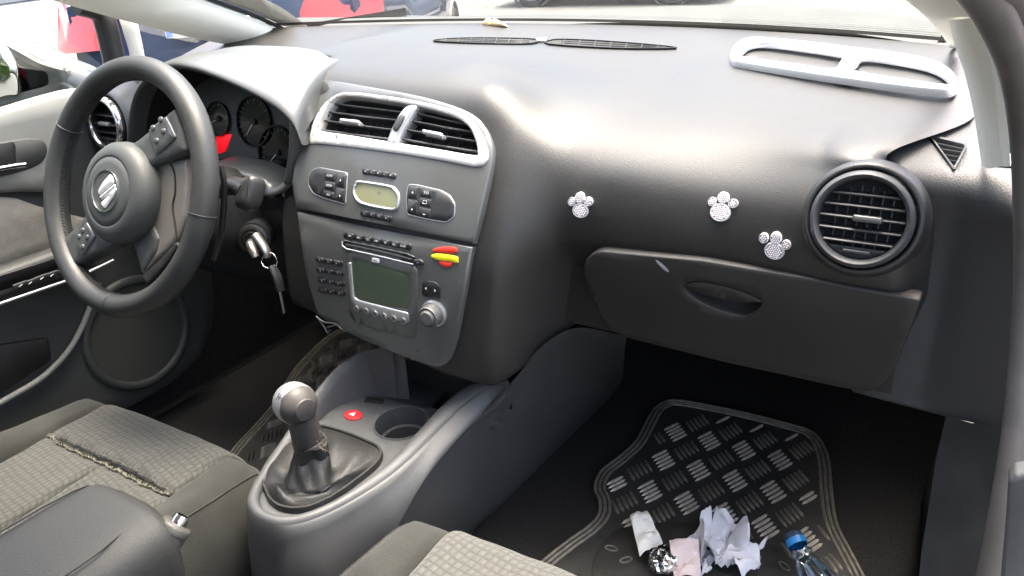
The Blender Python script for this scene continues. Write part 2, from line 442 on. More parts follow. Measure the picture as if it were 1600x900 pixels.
# right quarter-window post
A = [onY(1482, 30, .03), onY(1492, 72, .05), onY(1508, 118, .06), onY(1522, 180, .07), onY(1534, 258, .08)]
Bm = [onY(1521, 27, -.035), onY(1537, 70, -.005), onY(1549, 118, .015), onY(1558, 180, .03), onY(1563, 260, .04)]
B2 = [onY(1525, 24, -.05), onY(1548, 72, -.02), onY(1562, 118, .0), onY(1574, 180, .015), onY(1579, 260, .025)]
rows = []
for a, b, c in zip(cr(A, 8), cr(Bm, 8), cr(B2, 8)):
    rows.append([a]+[a.lerp(b, t)+Vector((-.002, -.010, 0))*math.sin(math.pi*t) for t in (.25, .5, .75)]+[b, b.lerp(c, .35)+Vector((0, -.001, 0)), c])
V, Fc = grid(rows); o = len(V); nr = len(rows[0])
V += [p+Vector((0, .05, 0)) for p in rows[-1]]; Fc += [((len(rows)-1)*nr+i, (len(rows)-1)*nr+i+1, o+i+1, o+i) for i in range(nr-1)]
mk('pillar_trim', V, Fc, M['beige'], BODY, 40)
# dark rubber seal and body edge of the open passenger doorway
M['seal'] = mat('door_seal_rubber', (.085, .080, .076), .55, bump2=.08, b2scale=90, var=.15, vscale=25)
pth = [onY(px, py, y) for px, py, y in ((1478, -90, -.42), (1522, -30, -.30), (1558, 30, -.22), (1588, 110, -.12), (1602, 210, -.05), (1606, 330, -.02), (1604, 470, .0), (1590, 640, -.01), (1572, 760, -.03), (1545, 900, -.05), (1520, 1000, -.06))]
V, Fc = tube(cr(pth, 6), .0115, 14); mk('door_seal', V, Fc, M['seal'], BODY, 180)
pth2 = [onY(px, py, y+.06) for px, py, y in ((1540, -90, -.42), (1570, -30, -.30), (1605, 40, -.20), (1630, 120, -.10), (1648, 220, -.02), (1655, 330, .02), (1655, 470, .03), (1650, 640, .01), (1640, 900, -.05))]
V, Fc = tube(cr(pth2, 6), .016, 12); mk('door_frame', V, Fc, M['seal'], BODY, 180)
# kick panel and sill beside the passenger footwell
M['sill'] = mat('sill_plastic', (.032, .034, .036), .5, grain=.3, gscale=900, var=.25, vscale=20, dust=.5)
K = [[(1478, 650, .09), (1530, 664, .06), (1575, 672, .03)], [(1462, 720, .08), (1518, 735, .05), (1566, 745, .02)], [(1450, 800, .06), (1500, 815, .03), (1555, 825, .0)], [(1440, 860, .04), (1485, 870, .01), (1540, 880, -.02)], [(1430, 960, .0), (1470, 960, -.02), (1525, 960, -.04)]]
V, Fc = grid([[onY(px, py, y) for px, py, y in r] for r in K]); mk('sill_trim', V, Fc, M['sill'], BODY, 180)
# footwell side wall in carpet
V, Fc = grid([[onY(px, py, y) for px, py, y in r] for r in [[(1484, 640, .12), (1484, 640, .5)], [(1452, 790, .09), (1440, 780, .5)], [(1430, 960, .03), (1430, 960, .4)]]]); mk('side_carpet', V, Fc, M['carpet'], BODY, 0)
p1, p2 = onY(1577, 742, -.06), onY(1560, 960, -.09)
PD = root('passenger_door', (.80, .10, .05), 'grey edge of the open passenger door at the lower right corner', 'car door')
ppatch('door_edge', [(1576, 752), (1586, 741), (1640, 735), (1640, 960), (1560, 960), (1571, 830)], Plane(onY(1590, 800, -.12), (0, -1, .1)), M['console'], PD, r=4, h=0, t=.02, bev=.003)
DP = Plane((.85, .10, .40), (-.26, -.97, .0))
M['doorlow'] = mat('passenger_door_trim', (.05, .05, .05), .55, grain=.3, gscale=800)
patch('door_panel', rpoly([(0, -.36), (1.0, -.36), (1.05, .30), (.02, .36)], .04), DP, M['doorlow'], PD, h=0, t=.06, bev=.01)
patch('armrest', rpoly([(.25, -.02), (.9, .0), (.9, .08), (.25, .05)], .03), DP, M['doorlow'], PD, h=.05, t=.05, bev=.012)
patch('window_frame', rpoly([(.02, .34), (1.06, .28), (.98, .74), (.52, .76)], .03), DP, M['seal'], PD, h=-.01, t=.04, bev=.005, holes=[rpoly([(.14, .365), (1.0, .32), (.93, .70), (.54, .72)], .03)])
mk('window_glass', [DP.pt(u, v, -.03) for u, v in ((.12, .36), (1.01, .31), (.94, .71), (.53, .73))], [(0, 1, 2, 3)], M['glass'], PD, 0)
# driver-side lower trim, far wall of the footwell
mk('side_panel', [(-.735, -1.9, .05), (-.735, 1.0, .05), (-.735, 1.0, .82), (-.735, .42, .82), (-.735, .12, .775), (-.735, .02, .70), (-.735, -1.9, .70)], [tuple(range(7))], M['carpet'], BODY, 0)
mk('side_panel', [(.785, .16, .05), (.785, 1.0, .05), (.785, 1.0, .82), (.785, .42, .82), (.785, .16, .76)], [tuple(range(5))], M['carpet'], BODY, 0)
mk('cowl_end', [(-.74, .40, .80), (-.62, .45, .80), (-.62, 1.0, .80), (-.74, 1.0, .80)], [(0, 1, 2, 3)], M['black'], BODY, 0)
mk('cowl_end', [(.79, .40, .80), (.62, .45, .80), (.62, 1.0, .80), (.79, 1.0, .80)], [(0, 1, 2, 3)], M['black'], BODY, 0)
# ================================================================== driver's door
DOOR = root('driver_door', (-.72, -.3, .05), 'grey driver door panel with armrest switches, pocket and round speaker', 'car door')
M['door'] = mat('door_trim_plastic', (.052, .054, .050), .5, grain=.35, gscale=800, var=.12, vscale=12)
M['doorlt'] = mat('door_upper_trim', (.24, .24, .215), .55, grain=.3, gscale=900, var=.08, vscale=12)
M['insert'] = mat('door_fabric', (.24, .23, .20), .95, spec=.15, bump2=.5, b2scale=700, var=.1, vscale=60)
M['gloss'] = mat('piano_black', (.008, .008, .009), .14, spec=.6)
SD = Plane((-.70, 0, .5), (1, 0, .06))
def dpatch(name, P, m, parent=DOOR, hh=0, **kw):
    P2 = Plane(SD.pt(0, 0, hh), SD.n); kw.setdefault('h', .0); kw.setdefault('t', .03); kw.setdefault('bev', .004)
    r = kw.pop('r', 0); return ppatch(name, P, P2, m, parent, r=r, **kw)
dpatch('door_panel', [tuple(p) for p in rpoly([(-160, 220), (140, 135), (215, 230), (240, 330), (318, 395), (333, 430), (336, 500), (318, 555), (270, 600), (200, 640), (-160, 760)], 25)], M['door'], res=.05)
dpatch('upper_trim', [tuple(p) for p in cr([(-160, 214), (0, 173), (70, 152), (130, 138), (150, 150), (125, 215), (112, 290), (90, 300), (0, 302), (-160, 330)], 3, True)], M['doorlt'], hh=.018, res=.03, bev=.008)
# handle recess
rec = dpatch('handle_recess', [tuple(p) for p in cr([(-90, 236), (0, 222), (40, 216), (66, 218), (75, 232), (70, 250), (50, 263), (0, 277), (-90, 300)], 3, True)], M['door'], hh=.021, bev=.003)
dpatch('recess_cup', [tuple(p) for p in cr([(-80, 238), (0, 225), (22, 222), (25, 240), (24, 262), (0, 268), (-80, 286)], 3, True)], M['void'], rec, hh=.023, t=.01, bev=.001)
V, Fc = tube(cr([SD.pt(*SD.uv(px, py), .034) for px, py in ((-90, 275), (0, 259), (10, 257.5), (23, 256))], 4), .004, 10); mk('handle', V, Fc, M['chrome'], rec, 60)
# fabric insert and armrest with the switches
dpatch('fabric_insert', [tuple(p) for p in cr([(-160, 330), (0, 308), (60, 322), (110, 335), (140, 345), (130, 372), (90, 390), (0, 421), (-160, 470)], 3, True)], M['insert'], hh=.012, res=.04, bev=.006)
arm = dpatch('armrest', [tuple(p) for p in rpoly([(-160, 476), (0, 424), (120, 382), (160, 385), (170, 400), (110, 432), (0, 466), (-160, 525)], 8)], M['door'], hh=.05, t=.05, bev=.008)
sw = dpatch('switch_plate', [tuple(p) for p in rpoly([(-120, 468), (0, 430), (90, 402), (98, 418), (60, 436), (0, 455), (-120, 500)], 4)], M['gloss'], arm, hh=.0535, t=.004, bev=.001)
V, Fc = tube(cr([SD.pt(*SD.uv(px, py), .056) for px, py in ((-160, 513), (0, 459), (60, 439), (100, 425), (150, 402))], 4), .0032, 8); mk('edge_strip', V, Fc, M['silver'], arm, 60)
for px, py in ((5, 440), (20, 436), (38, 429), (54, 424), (72, 419)):
    F_ = Plane(SD.pt(*SD.uv(px, py), .0535), SD.n); b_ = patch('window_switch', rpoly([(-.012, -.005), (.012, -.005), (.013, .005), (-.011, .005)], .002), F_, M['btn'], sw, h=.003, t=.003, bev=.0008)
    V, Fc = tube([F_.pt(-.003, -.001, .0034), F_.pt(.003, .001, .0034)], .0005, 4); mk('print', V, Fc, M['white'], b_, 0)
# map pocket with its sweeping edge and the speaker
dpatch('pocket_panel', [tuple(p) for p in rpoly([(-160, 565), (0, 540), (76, 528), (82, 562), (0, 618), (-160, 690)], 6)], M['lower'], hh=.012, t=.01, bev=.002)
V, Fc = tube(cr([SD.pt(*SD.uv(px, py), .012) for px, py in ((-120, 690), (0, 624), (60, 588), (100, 548), (122, 510), (135, 478), (150, 440))], 6), .0055, 10); mk('pocket_edge', V, Fc, M['doorlt'], DOOR, 60)
SPK = Plane(SD.pt(*SD.uv(216, 520), .0), SD.n)
sp_ = mk('speaker_ring', *lathe([(.118, -.01), (.118, .004), (.112, .008), (.104, .0085), (.100, .004), (.100, -.004)], SPK, 56), M['door'], DOOR, 60)
def mesh_mat():
    m = mat('speaker_mesh', (.055, .055, .045), .8); nt = m.node_tree; N = nt.nodes; L = nt.links; tc = N.new('ShaderNodeTexCoord')
    v = N.new('ShaderNodeTexVoronoi'); v.inputs['Scale'].default_value = 420; L.new(tc.outputs['Object'], v.inputs['Vector'])
    bp = N.new('ShaderNodeBump'); bp.inputs['Strength'].default_value = .8; bp.inputs['Distance'].default_value = .001; L.new(v.outputs['Distance'], bp.inputs['Height']); L.new(bp.outputs[0], N['Principled BSDF'].inputs['Normal']); return m
M['mesh'] = mesh_mat()
mk('speaker_grille', *lathe([(.101, 0), (.06, .002), (0, .003)], SPK, 56), M['mesh'], sp_, 180)
patch('rear_trim', rpoly([(-1.05, -.42), (-.18, -.42), (-.18, .235), (-1.05, .225)], .03), SD, M['door'], DOOR, h=-.006, t=.02, bev=.004)
# window glass
mk('window_glass', [(-.705, -1.2, .72), (-.705, .10, .77), (-.69, -.10, .98), (-.62, -.35, 1.18), (-.62, -1.2, 1.18)], [(0, 1, 2, 3, 4)], M['glass'], DOOR, 0)
# ================================================================== door mirror outside the driver's window
MIR = root('door_mirror', onX(60, 150, -.80), 'dark grey door mirror outside the driver window, reflecting green leaves', 'mirror')
SM = Plane(onX(40, 115, -.86), (.20, -.96, .13))
M['mirhouse'] = mat('mirror_housing_paint', (.065, .066, .060), .3, coat=.5, var=.1, vscale=10)
ho = [(-60, 52), (0, 62), (30, 72), (70, 92), (104, 107), (112, 128), (108, 146), (60, 160), (0, 172), (-60, 180)]
hs = pxs(SM, [tuple(p) for p in cr(ho, 4, True)]); mc = Vector((sum(p[0] for p in hs)/len(hs), sum(p[1] for p in hs)/len(hs)))
rows = [[SM.pt(mc.x+(p[0]-mc.x)*s_, mc.y+(p[1]-mc.y)*s_, h_) for p in hs] for s_, h_ in ((.55, .002), (.78, .006), (.94, .006), (1, 0), (1.0, -.02), (.97, -.05), (.85, -.085), (.6, -.11), (.2, -.12))]
V, Fc = grid(rows, closed_u=True); mk('housing', V, Fc, M['mirhouse'], MIR, 180)
M['mirror'] = mat('mirror_glass', (.85, .88, .86), .03, metal=1)
ppatch('mirror_glass', [tuple(p) for p in cr([(-50, 60), (0, 66), (14, 78), (24, 100), (28, 125), (27, 146), (10, 149), (-50, 155)], 4, True)], Plane(SM.pt(0, 0, .009), (.16, -.97, .13)), M['mirror'], MIR, h=.001, t=.006, bev=.001)
V, Fc = tube(cr([SM.pt(*SM.uv(px, py), .004) for px, py in ((0, 60), (40, 82), (70, 98), (104, 108))], 4), .006, 8, flat=.6); mk('indicator_strip', V, Fc, mat('indicator_lens', (.55, .50, .40), .2), MIR, 60)
mk('arm', *tube([SM.pt(*SM.uv(95, 135), -.02), onX(150, 150, -.72)], .025, 10, flat=1.6), M['mirhouse'], MIR, 60)
# ================================================================== cars parked outside
M['tyre'] = mat('tyre_rubber', (.02, .02, .02), .8); M['alloy'] = mat('alloy_wheel', (.45, .46, .47), .35, metal=.7)
M['taillens'] = mat('tail_lamp_lens', (.50, .03, .025), .12, coat=1); M['clearlens'] = mat('clear_lamp_lens', (.70, .74, .78), .1, coat=1)
M['carglass'] = mat('tinted_car_glass', (.03, .035, .04), .06, spec=.8); M['plate'] = mat('number_plate_white', (.8, .8, .78), .4); M['eu'] = mat('plate_blue', (.03, .14, .55), .4); M['trimblk'] = mat('black_bumper_trim', (.05, .05, .05), .6)
def hatchback(name, label, loc, rz, paint, L=4.1, W=1.75, H=1.46, lamps=True):
    """parked hatchback: local +x is its rear, built from cross sections along its length"""
    r = root(name, (0, 0, 0), label, 'car', 'cars parked outside the windows')
    # stations from rear (+x) to front; each: half widths/heights of sill, waist, shoulder, roof
    st = [(2.05, .50, .62, .80, .76), (2.02, .40, .78, 1.0, .80), (1.90, .34, .86, 1.10, .90), (1.62, .30, .87, 1.10, 1.0), (1.30, .30, .87, 1.05, 1.34), (.70, .30, .875, .96, 1.44), (-.1, .30, .875, .95, 1.46), (-.55, .30, .87, .95, 1.32), (-1.05, .30, .87, .94, .98), (-1.6, .32, .84, .84, .88), (-1.95, .36, .74, .70, .74), (-2.05, .42, .60, .60, .62)]
    rows = []
    for x, zs, hw, zw, zr in st:
        k = L/4.1; hw *= W/1.75
        top = max(zr, zw+.01); sw = hw*(.80 if zr > zw+.1 else .96)
        pr = [(-hw*.9, zs-.08), (-hw*.98, zs), (-hw, (zs+zw)/2), (-hw*.985, zw), (-sw*.97-.02, (zw+top)/2), (-sw*.86, top-.03), (-sw*.6, top), (0, top+.015)]
        pr = pr + [(-a, b) for a, b in pr[-2::-1]]
        rows.append([Vector((x*k, a, b)) for a, b in pr])
    V, Fc = grid(rows); n = len(rows[0]); Fc.append(tuple(range(n))); Fc.append(tuple((len(rows)-1)*n+i for i in range(n)))
    mk('body_shell', V, Fc, paint, r, 35)
    k = L/4.1; hw = .875*W/1.75
    # side and rear windows stand a little proud of the body
    for s in (-1, 1):
        mk('side_window', [(1.2*k, s*(hw*.985+.004), 1.0), (-.85*k, s*(hw*.985+.004), .99), (-.40*k, s*(hw*.80+.012), 1.33), (.75*k, s*(hw*.80+.015), 1.38)], [(0, 1, 2, 3)], M['carglass'], r, 0)
    mk('rear_window', [(1.66*k, -.62, 1.02), (1.66*k, .62, 1.02), (1.36*k, .52, 1.31), (1.36*k, -.52, 1.31)], [(0, 1, 2, 3)], M['carglass'], r, 0)
    mk('windscreen', [(-1.12*k, -.66, 1.02), (-1.12*k, .66, 1.02), (-.62*k, .55, 1.36), (-.62*k, -.55, 1.36)], [(0, 1, 2, 3)], M['carglass'], r, 0)
    for s in (-1, 1):
        for wx in (1.25*k, -1.3*k):
            Fw = Plane((wx, s*(hw-.10), .31), (0, s, 0)); w_ = mk('wheel', *lathe([(.20, .09), (.235, .12), (.30, .12), (.315, .09), (.315, -.08), (.2, -.1)], Fw, 28), M['tyre'], r, 50)
            mk('rim', *lathe([(.21, .095), (.19, .11), (.06, .085), (0, .095)], Fw, 28), M['alloy'], w_, 50)
            mk('wheel_arch', *lathe([(.335, .09), (.36, .118), (.375, .118), (.38, .09)], Fw, 28), M['trimblk'], r, 50)
        if lamps:
            o = [Vector((2.055*k, s*.91*hw, .74)), Vector((2.06*k, s*.58*hw, .76)), Vector((2.05*k, s*.56*hw, .92)), Vector((1.97*k, s*.64*hw, 1.10)), Vector((1.90*k, s*.96*hw, 1.14)), Vector((1.84*k, s*1.022*hw, .98)), Vector((1.96*k, s*1.01*hw, .76))]
            o = [q+Vector((.035, s*.012, 0)) for q in o]; c = sum(o, Vector())/len(o)+Vector((.03, s*.02, 0)); V = o+[c]; mk('tail_lamp', V, [(i, (i+1) % 7, 7) for i in range(7)], M['taillens'], r, 80)
    b = mk('rear_bumper', *tube(cr([Vector((1.60*k, -hw-.01, .45)), Vector((1.98*k, -hw*.93, .45)), Vector((2.10*k, -.4, .45)), Vector((2.11*k, .4, .45)), Vector((1.98*k, hw*.93, .45)), Vector((1.60*k, hw+.01, .45))], 5), .13, 12, flat=1.0), paint, r, 60)
    Fp = Plane((2.07*k, 0, .86), (1, 0, .12)); p = patch('number_plate', rpoly([(-.26, -.055), (.26, -.055), (.26, .055), (-.26, .055)], .008), Fp, M['plate'], r, h=.02, t=.03, bev=.002)
    mk('plate_band', [Fp.pt(u, v, .0212) for u, v in ((-.255, -.05), (-.215, -.05), (-.215, .05), (-.255, .05))], [(0, 1, 2, 3)], M['eu'], p, 0)
    r.location = (loc[0], loc[1], GZ); r.rotation_euler = (0, 0, rz)
    return r
M['navy'] = mat('navy_car_paint', (.022, .036, .085), .25, coat=1, var=.05); M['whitep'] = mat('white_car_paint', (.78, .78, .76), .3, coat=1); M['greyp'] = mat('grey_car_paint', (.20, .21, .20), .3, coat=1)
# rear faces of the blue car run from its left lamp to its right lamp as seen past the dashboard
a, b = Vector((-4.15, 2.05)), Vector((-2.45, 2.95)); d = (b-a).normalized(); nn = Vector((d.y, -d.x)); c = (a+b)/2-nn*2.2-d*.12
hatchback('blue_hatchback', 'dark blue hatchback parked ahead, its tail seen past the windscreen pillar', c, math.atan2(nn.y, nn.x), M['navy'], 4.35, 2.0)
c2 = c-d*2.75+nn*.75; hatchback('white_hatchback', 'white car parked beyond the driver window at the far left', c2, math.atan2(nn.y, nn.x)+.1, M['whitep'], lamps=False)
hatchback('grey_hatchback', 'pale grey car standing far ahead across the road', Vector((-5.9, 13.6)), math.radians(12), M['greyp'], lamps=False)
# hedge whose leaves show in the door mirror
def leaf_mat():
    m = mat('hedge_leaf', (.09, .16, .035), .6, var=.5, vscale=4); return m
HG = root('hedge', (-4.5, -3.6, GZ), 'green leafy hedge reflected in the door mirror', 'hedge')
rng = random.Random(3); V, Fc = [], []
for k in range(15000):
    x = rng.uniform(-1, 1); p = Vector((-4.9+rng.gauss(0, .5), rng.uniform(-13, -.8), GZ+rng.random()**.8*3.4))
    u = Vector((rng.gauss(0, 1), rng.gauss(0, 1), rng.gauss(0, 1))).normalized(); w = u.orthogonal().normalized(); s_ = rng.uniform(.08, .15); o = len(V)
    V += [p+u*s_, p+w*s_*.5, p-u*s_, p-w*s_*.5]; Fc.append((o, o+1, o+2, o+3))
mk('foliage', V, Fc, leaf_mat(), HG, 0, kind='stuff')
for yy in (-6.6, -5, -3.4, -1.8):
    mk('stem', *tube([Vector((-4.6, yy, GZ)), Vector((-4.55, yy+.1, GZ+.9)), Vector((-4.65, yy-.1, GZ+1.8))], lambda t: .05*(1-.7*t), 8), mat('bark', (.10, .07, .05), .9), HG, 60)
# ================================================================== dashboard
DASH = root('dashboard', (0, .1, .45), 'dark grey car dashboard with grey centre stack under the windscreen', 'dashboard')
_pz = np.polyfit([.40, .47, .55, .63, .68, .727, .765, .81], [-.040, -.037, -.031, -.020, .0, .029, .058, .092], 4)
def ypan(x, z): return float(np.polyval(_pz, min(max(z, .40), .815))) + .30*(x*x-.0256)
SP = SurfY(ypan, 0)
def yscreen(x): return .565-.34*x*x - .10*x**4
_rowsP = [(.836, None), (.815, .45), (.792, .31), (.768, .18), (.742, .095), (.700, .055), (.633, .046), (.56, .085), (.485, .115)]
_rowsC = [(.836, None), (.834, .45), (.836, .31), (.828, .18), (.807, .088), (.74, .045), (.63, -.014), (.55, -.024), (.405, -.032)]
_xs = [-.32, -.20, -.02, .105, .17, .21, .215, .215, .21]
_wd = [.16, .15, .12, .08, .055, .04, .035, .035, .04]
_xg = [-.40, -.30, -.12, .03, .115]; _lg = [.22, .22, .19, .14, .085]
def pad_ctrl(x):
    out = []
    for k in range(9):
        zp, yp = _rowsP[k]; zc, yc = _rowsC[k]
        c = 1-sm(_xs[k]-_wd[k], _xs[k]+_wd[k]+.012, x) if k > 4 else math.exp(-(max(0, x-_xg[k])/_lg[k])**2)
        if k == 8: zc = interp(x, [-.16, 0, .1, .2], [.468, .446, .428, .424])
        c *= sm(-.42, -.28, x)
        if yp is None: yp = yc = yscreen(x)
        if k >= 5: yc = ypan(x, zc)+.007
        y = lerp(yp, yc, c); z = lerp(zp, zc, c)
        if k in (1, 2, 3): y = lerp(y, yscreen(x), .0) * (yscreen(x)/.56)**1.2
        if k >= 4:
            d = sm(-.57, -.53, x)*(1-sm(-.25, -.205, x))       # opening for the instruments
            y += .13*d
            pass
        g_ = math.exp(-((abs(x)-.615)/.105)**2)*(1-sm(-.57, -.53, x)*(1-sm(-.25, -.205, x)))
        y -= {3: .040, 4: .036, 5: .022, 6: .010}.get(k, 0)*g_; z += {3: .003, 4: .005}.get(k, 0)*g_
        e = max(0, x-.660)/.034
        y += (.060*e**2.2 if k > 3 else 0); z -= (.006, .006, .006, .004, .02)[k]*e**2 if k < 5 else 0
        xm = (.692, .692, .692, .624, .656, .678, .684, .684, .680)[k]
        out.append(Vector((x if x < .56 else .56+(x-.56)*(xm-.56)/.132, y, z)))
    out.append(out[-1]+Vector((0, .035, -.003)))
    return out
_rows = []
for i in range(181):
    x = -.70+1.392*i/180
    _rows.append(cr(pad_ctrl(x), 9))
PADGEO = grid(_rows)
_padV = np.array([[tuple(p) for p in r] for r in _rows])
def pad_y(x, z):
    i = min(max((x+.70)/1.392*180, 0), 179.999); k = int(i); f = i-k
    ys = []
    for kk in (k, k+1):
        c = _padV[kk][18:]; o = np.argsort(c[:, 2]); ys.append(np.interp(z, c[o, 2], c[o, 1]))
    return ys[0]*(1-f)+ys[1]*f
def pad_z(x, y):
    i = min(max((x+.70)/1.392*180, 0), 179.999); k = int(i); f = i-k
    zs = []
    for kk in (k, k+1):
        c = _padV[kk][:50]; o = np.argsort(c[:, 1]); zs.append(np.interp(y, c[o, 1], c[o, 2]))
    return zs[0]*(1-f)+zs[1]*f
SF = SurfY(pad_y, .03); ST = SurfZ(pad_z, .8)
# closing underside of the pad
# ---------------------------------------------------------------- centre panel
UP = [(505, 124), (484, 168), (468, 232), (459, 285), (466, 326), (742, 381), (757, 318), (771, 250), (768, 216), (752, 190), (722, 171), (660, 152), (580, 137)]
ventin = [(500, 201), (509, 180), (524, 159), (545, 151), (590, 156), (650, 166), (705, 180), (733, 196), (746, 219), (750, 240), (744, 246), (690, 237), (620, 226), (545, 214), (507, 208)]
ventout = [(488, 224), (493, 196), (507, 170), (524, 154), (546, 147), (590, 151), (650, 160), (708, 174), (742, 192), (758, 217), (766, 243), (761, 257), (745, 262), (690, 252), (620, 241), (545, 231), (500, 226)]
# frame pixels are averaged to a centre line, inner edge opens the panel
vin = pxs(SP, [tuple(p) for p in cr(ventin, 4, True)]); vout = pxs(SP, [tuple(p) for p in cr(ventout, 4, True)])
CP = ppatch('centre_panel', [tuple(p) for p in cr(UP[:5], 4)]+[tuple(p) for p in cr(UP[5:], 4)], SP, M['paint'], DASH, h=.004, t=.02, bev=.0022, res=.012, holes=[vin], ht=.03)
LOW = [(467, 331), (480, 425), (497, 490), (520, 505), (560, 526), (620, 551), (672, 570), (692, 571), (706, 558), (716, 525), (727, 460), (741, 386)]
LP = ppatch('radio_panel', [LOW[0], LOW[1], LOW[2]]+[tuple(p) for p in cr(LOW[2:10], 4)][1:]+LOW[10:], SP, M['paint'], DASH, h=.004, t=.02, bev=.0018, res=.014)
# silver frame round the centre vents, its coating flaking off
def worn_silver():
    m = mat('flaking_silver_coating', (.55, .55, .55), .32, metal=.3); nt = m.node_tree; N = nt.nodes; L = nt.links; b = N['Principled BSDF']
    tc = N.new('ShaderNodeTexCoord'); n = N.new('ShaderNodeTexNoise'); n.inputs['Scale'].default_value = 55; n.inputs['Detail'].default_value = 8; n.inputs['Roughness'].default_value = .7
    L.new(tc.outputs['Object'], n.inputs['Vector'])
    sx = N.new('ShaderNodeSeparateXYZ'); L.new(tc.outputs['Object'], sx.inputs[0])
    mr = N.new('ShaderNodeMapRange'); mr.inputs[1].default_value = -.16; mr.inputs[2].default_value = .02; mr.inputs[3].default_value = .49; mr.inputs[4].default_value = .61; L.new(sx.outputs[0], mr.inputs[0])
    gt = N.new('ShaderNodeMath'); gt.operation = 'GREATER_THAN'; L.new(n.outputs['Fac'], gt.inputs[0]); L.new(mr.outputs[0], gt.inputs[1])
    n2 = N.new('ShaderNodeTexNoise'); n2.inputs['Scale'].default_value = 160; n2.inputs['Detail'].default_value = 5; L.new(tc.outputs['Object'], n2.inputs['Vector'])
    g2 = N.new('ShaderNodeMath'); g2.operation = 'GREATER_THAN'; g2.inputs[1].default_value = .60; L.new(n2.outputs['Fac'], g2.inputs[0])
    pm = N.new('ShaderNodeMath'); pm.operation = 'MULTIPLY'; L.new(gt.outputs[0], pm.inputs[0]); L.new(g2.outputs[0], pm.inputs[1])
    mx = N.new('ShaderNodeMix'); mx.data_type = 'RGBA'; mx.inputs[6].default_value = (.55, .55, .55, 1); mx.inputs[7].default_value = (.62, .56, .50, 1); L.new(gt.outputs[0], mx.inputs[0])
    m2 = N.new('ShaderNodeMix'); m2.data_type = 'RGBA'; m2.inputs[7].default_value = (.05, .045, .04, 1); L.new(mx.outputs[2], m2.inputs[6]); L.new(pm.outputs[0], m2.inputs[0]); L.new(m2.outputs[2], b.inputs['Base Color'])
    bp = N.new('ShaderNodeBump'); bp.inputs['Strength'].default_value = .6; bp.inputs['Distance'].default_value = .001; bp.invert = True; L.new(gt.outputs[0], bp.inputs['Height']); L.new(bp.outputs[0], b.inputs['Normal'])
    inv = N.new('ShaderNodeMath'); inv.operation = 'MULTIPLY_ADD'; inv.inputs[1].default_value = -.3; inv.inputs[2].default_value = .3; L.new(gt.outputs[0], inv.inputs[0]); L.new(inv.outputs[0], b.inputs['Metallic'])
    return m
M['worn'] = worn_silver()
# the pad is open behind the vents
V, Fc = PADGEO; hv = offs(vin, -.004); vc = [onY(165, 195, .014), onY(1345, 343, .016)]
def _open(f):
    c_ = sum((V[i] for i in f), Vector())/len(f)
    return (c_.y < .13 and inside(hv, c_.x, c_.z)) or any((Vector((c_.x, c_.z))-Vector((q.x, q.z))).length < .044 and c_.y < .12 for q in vc)
PAD = mk('upper_pad', V, [f for f in Fc if not _open(f)], M['dash'], DASH, 180)
CV = patch('centre_air_vent', vout, SP, M['worn'], DASH, h=.0075, t=.006, bev=.002, holes=[offs(vin, .0008)], ht=.016, label='silver vent frame with flaking coating')
# recess behind the slats
cvx = [p[0] for p in vin]; cvz = [p[1] for p in vin]
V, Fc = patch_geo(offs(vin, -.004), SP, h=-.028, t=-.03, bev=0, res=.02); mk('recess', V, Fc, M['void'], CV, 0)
def slat_between(pa, pb, S, parent, name='slat', depth=.016, th=.0022, tilt=0, h=-.001, m=None, n=6):
    """a horizontal louvre from pixel a to pixel b"""
    a, b = S.uv(*pa), S.uv(*pb); rows = []
    for k in range(n+1):
        u, v = lerp(a[0], b[0], k/n), lerp(a[1], b[1], k/n)
        p = S.pt(u, v, h); nn = (S.n if S.flat else S.nrm(u, v)); f = -nn; up = Vector((0, 0, 1)); up = (up-f*up.dot(f)).normalized()
        f = (f+up*tilt).normalized(); w = up
        prof = [(0, -th*.5), (-.0008, 0), (0, th*.5), (depth, th*.35), (depth, -th*.35)]
        rows.append([p+f*q+w*r for q, r in prof])
    V, Fc = grid(rows, closed_u=True); Fc += [tuple(range(5)), tuple(n*5+i for i in range(5))]
    return mk(name, V, Fc, m or M['slat'], parent, 30)
for a, b in [((513, 160), (640, 176)), ((505, 173), (634, 189)), ((503, 187), (620, 203)), ((501, 202), (614, 217))]: slat_between(a, b, SP, CV)
for a, b in [((648, 176), (735, 195)), ((641, 188), (745, 207)), ((634, 202), (748, 221)), ((626, 216), (750, 237))]: slat_between(a, b, SP, CV)
# vertical guide vanes deep inside
for i in range(13):
    x = lerp(-.135, .14, i/12)
    if abs(x) < .012: continue
    F_ = Plane(SP.pt(x, .745, -.02), SP.nrm(x, .745)); V, Fc = box_geo(F_, -.0008, .0008, -.03, .03, -.006, .002); mk('guide_vane', V, Fc, M['slat'], CV, 0)
# centre bar with its air wheel, and the two tabs
bar = [(606, 231), (611, 213), (618, 196), (628, 179), (640, 167), (655, 168), (646, 184), (636, 201), (628, 217), (623, 232)]
B_ = ppatch('divider_bar', [tuple(p) for p in cr(bar, 3, True)], SP, M['silver'], CV, h=.007, t=.02, bev=.003, res=.006)
ppatch('air_wheel', [tuple(p) for p in cr([(619, 205), (625, 190), (634, 182), (637, 186), (632, 198), (625, 208)], 3, True)], SP, M['slat'], B_, h=.0095, t=.01, bev=.001)
for q in ([(536, 188), (565, 191), (568, 195), (565, 198), (536, 194)], [(664, 205), (694, 211), (698, 216), (694, 219), (664, 212)]):
    ppatch('tab', q, SP, M['silver'], CV, r=3, h=.009, t=.009, bev=.0018)
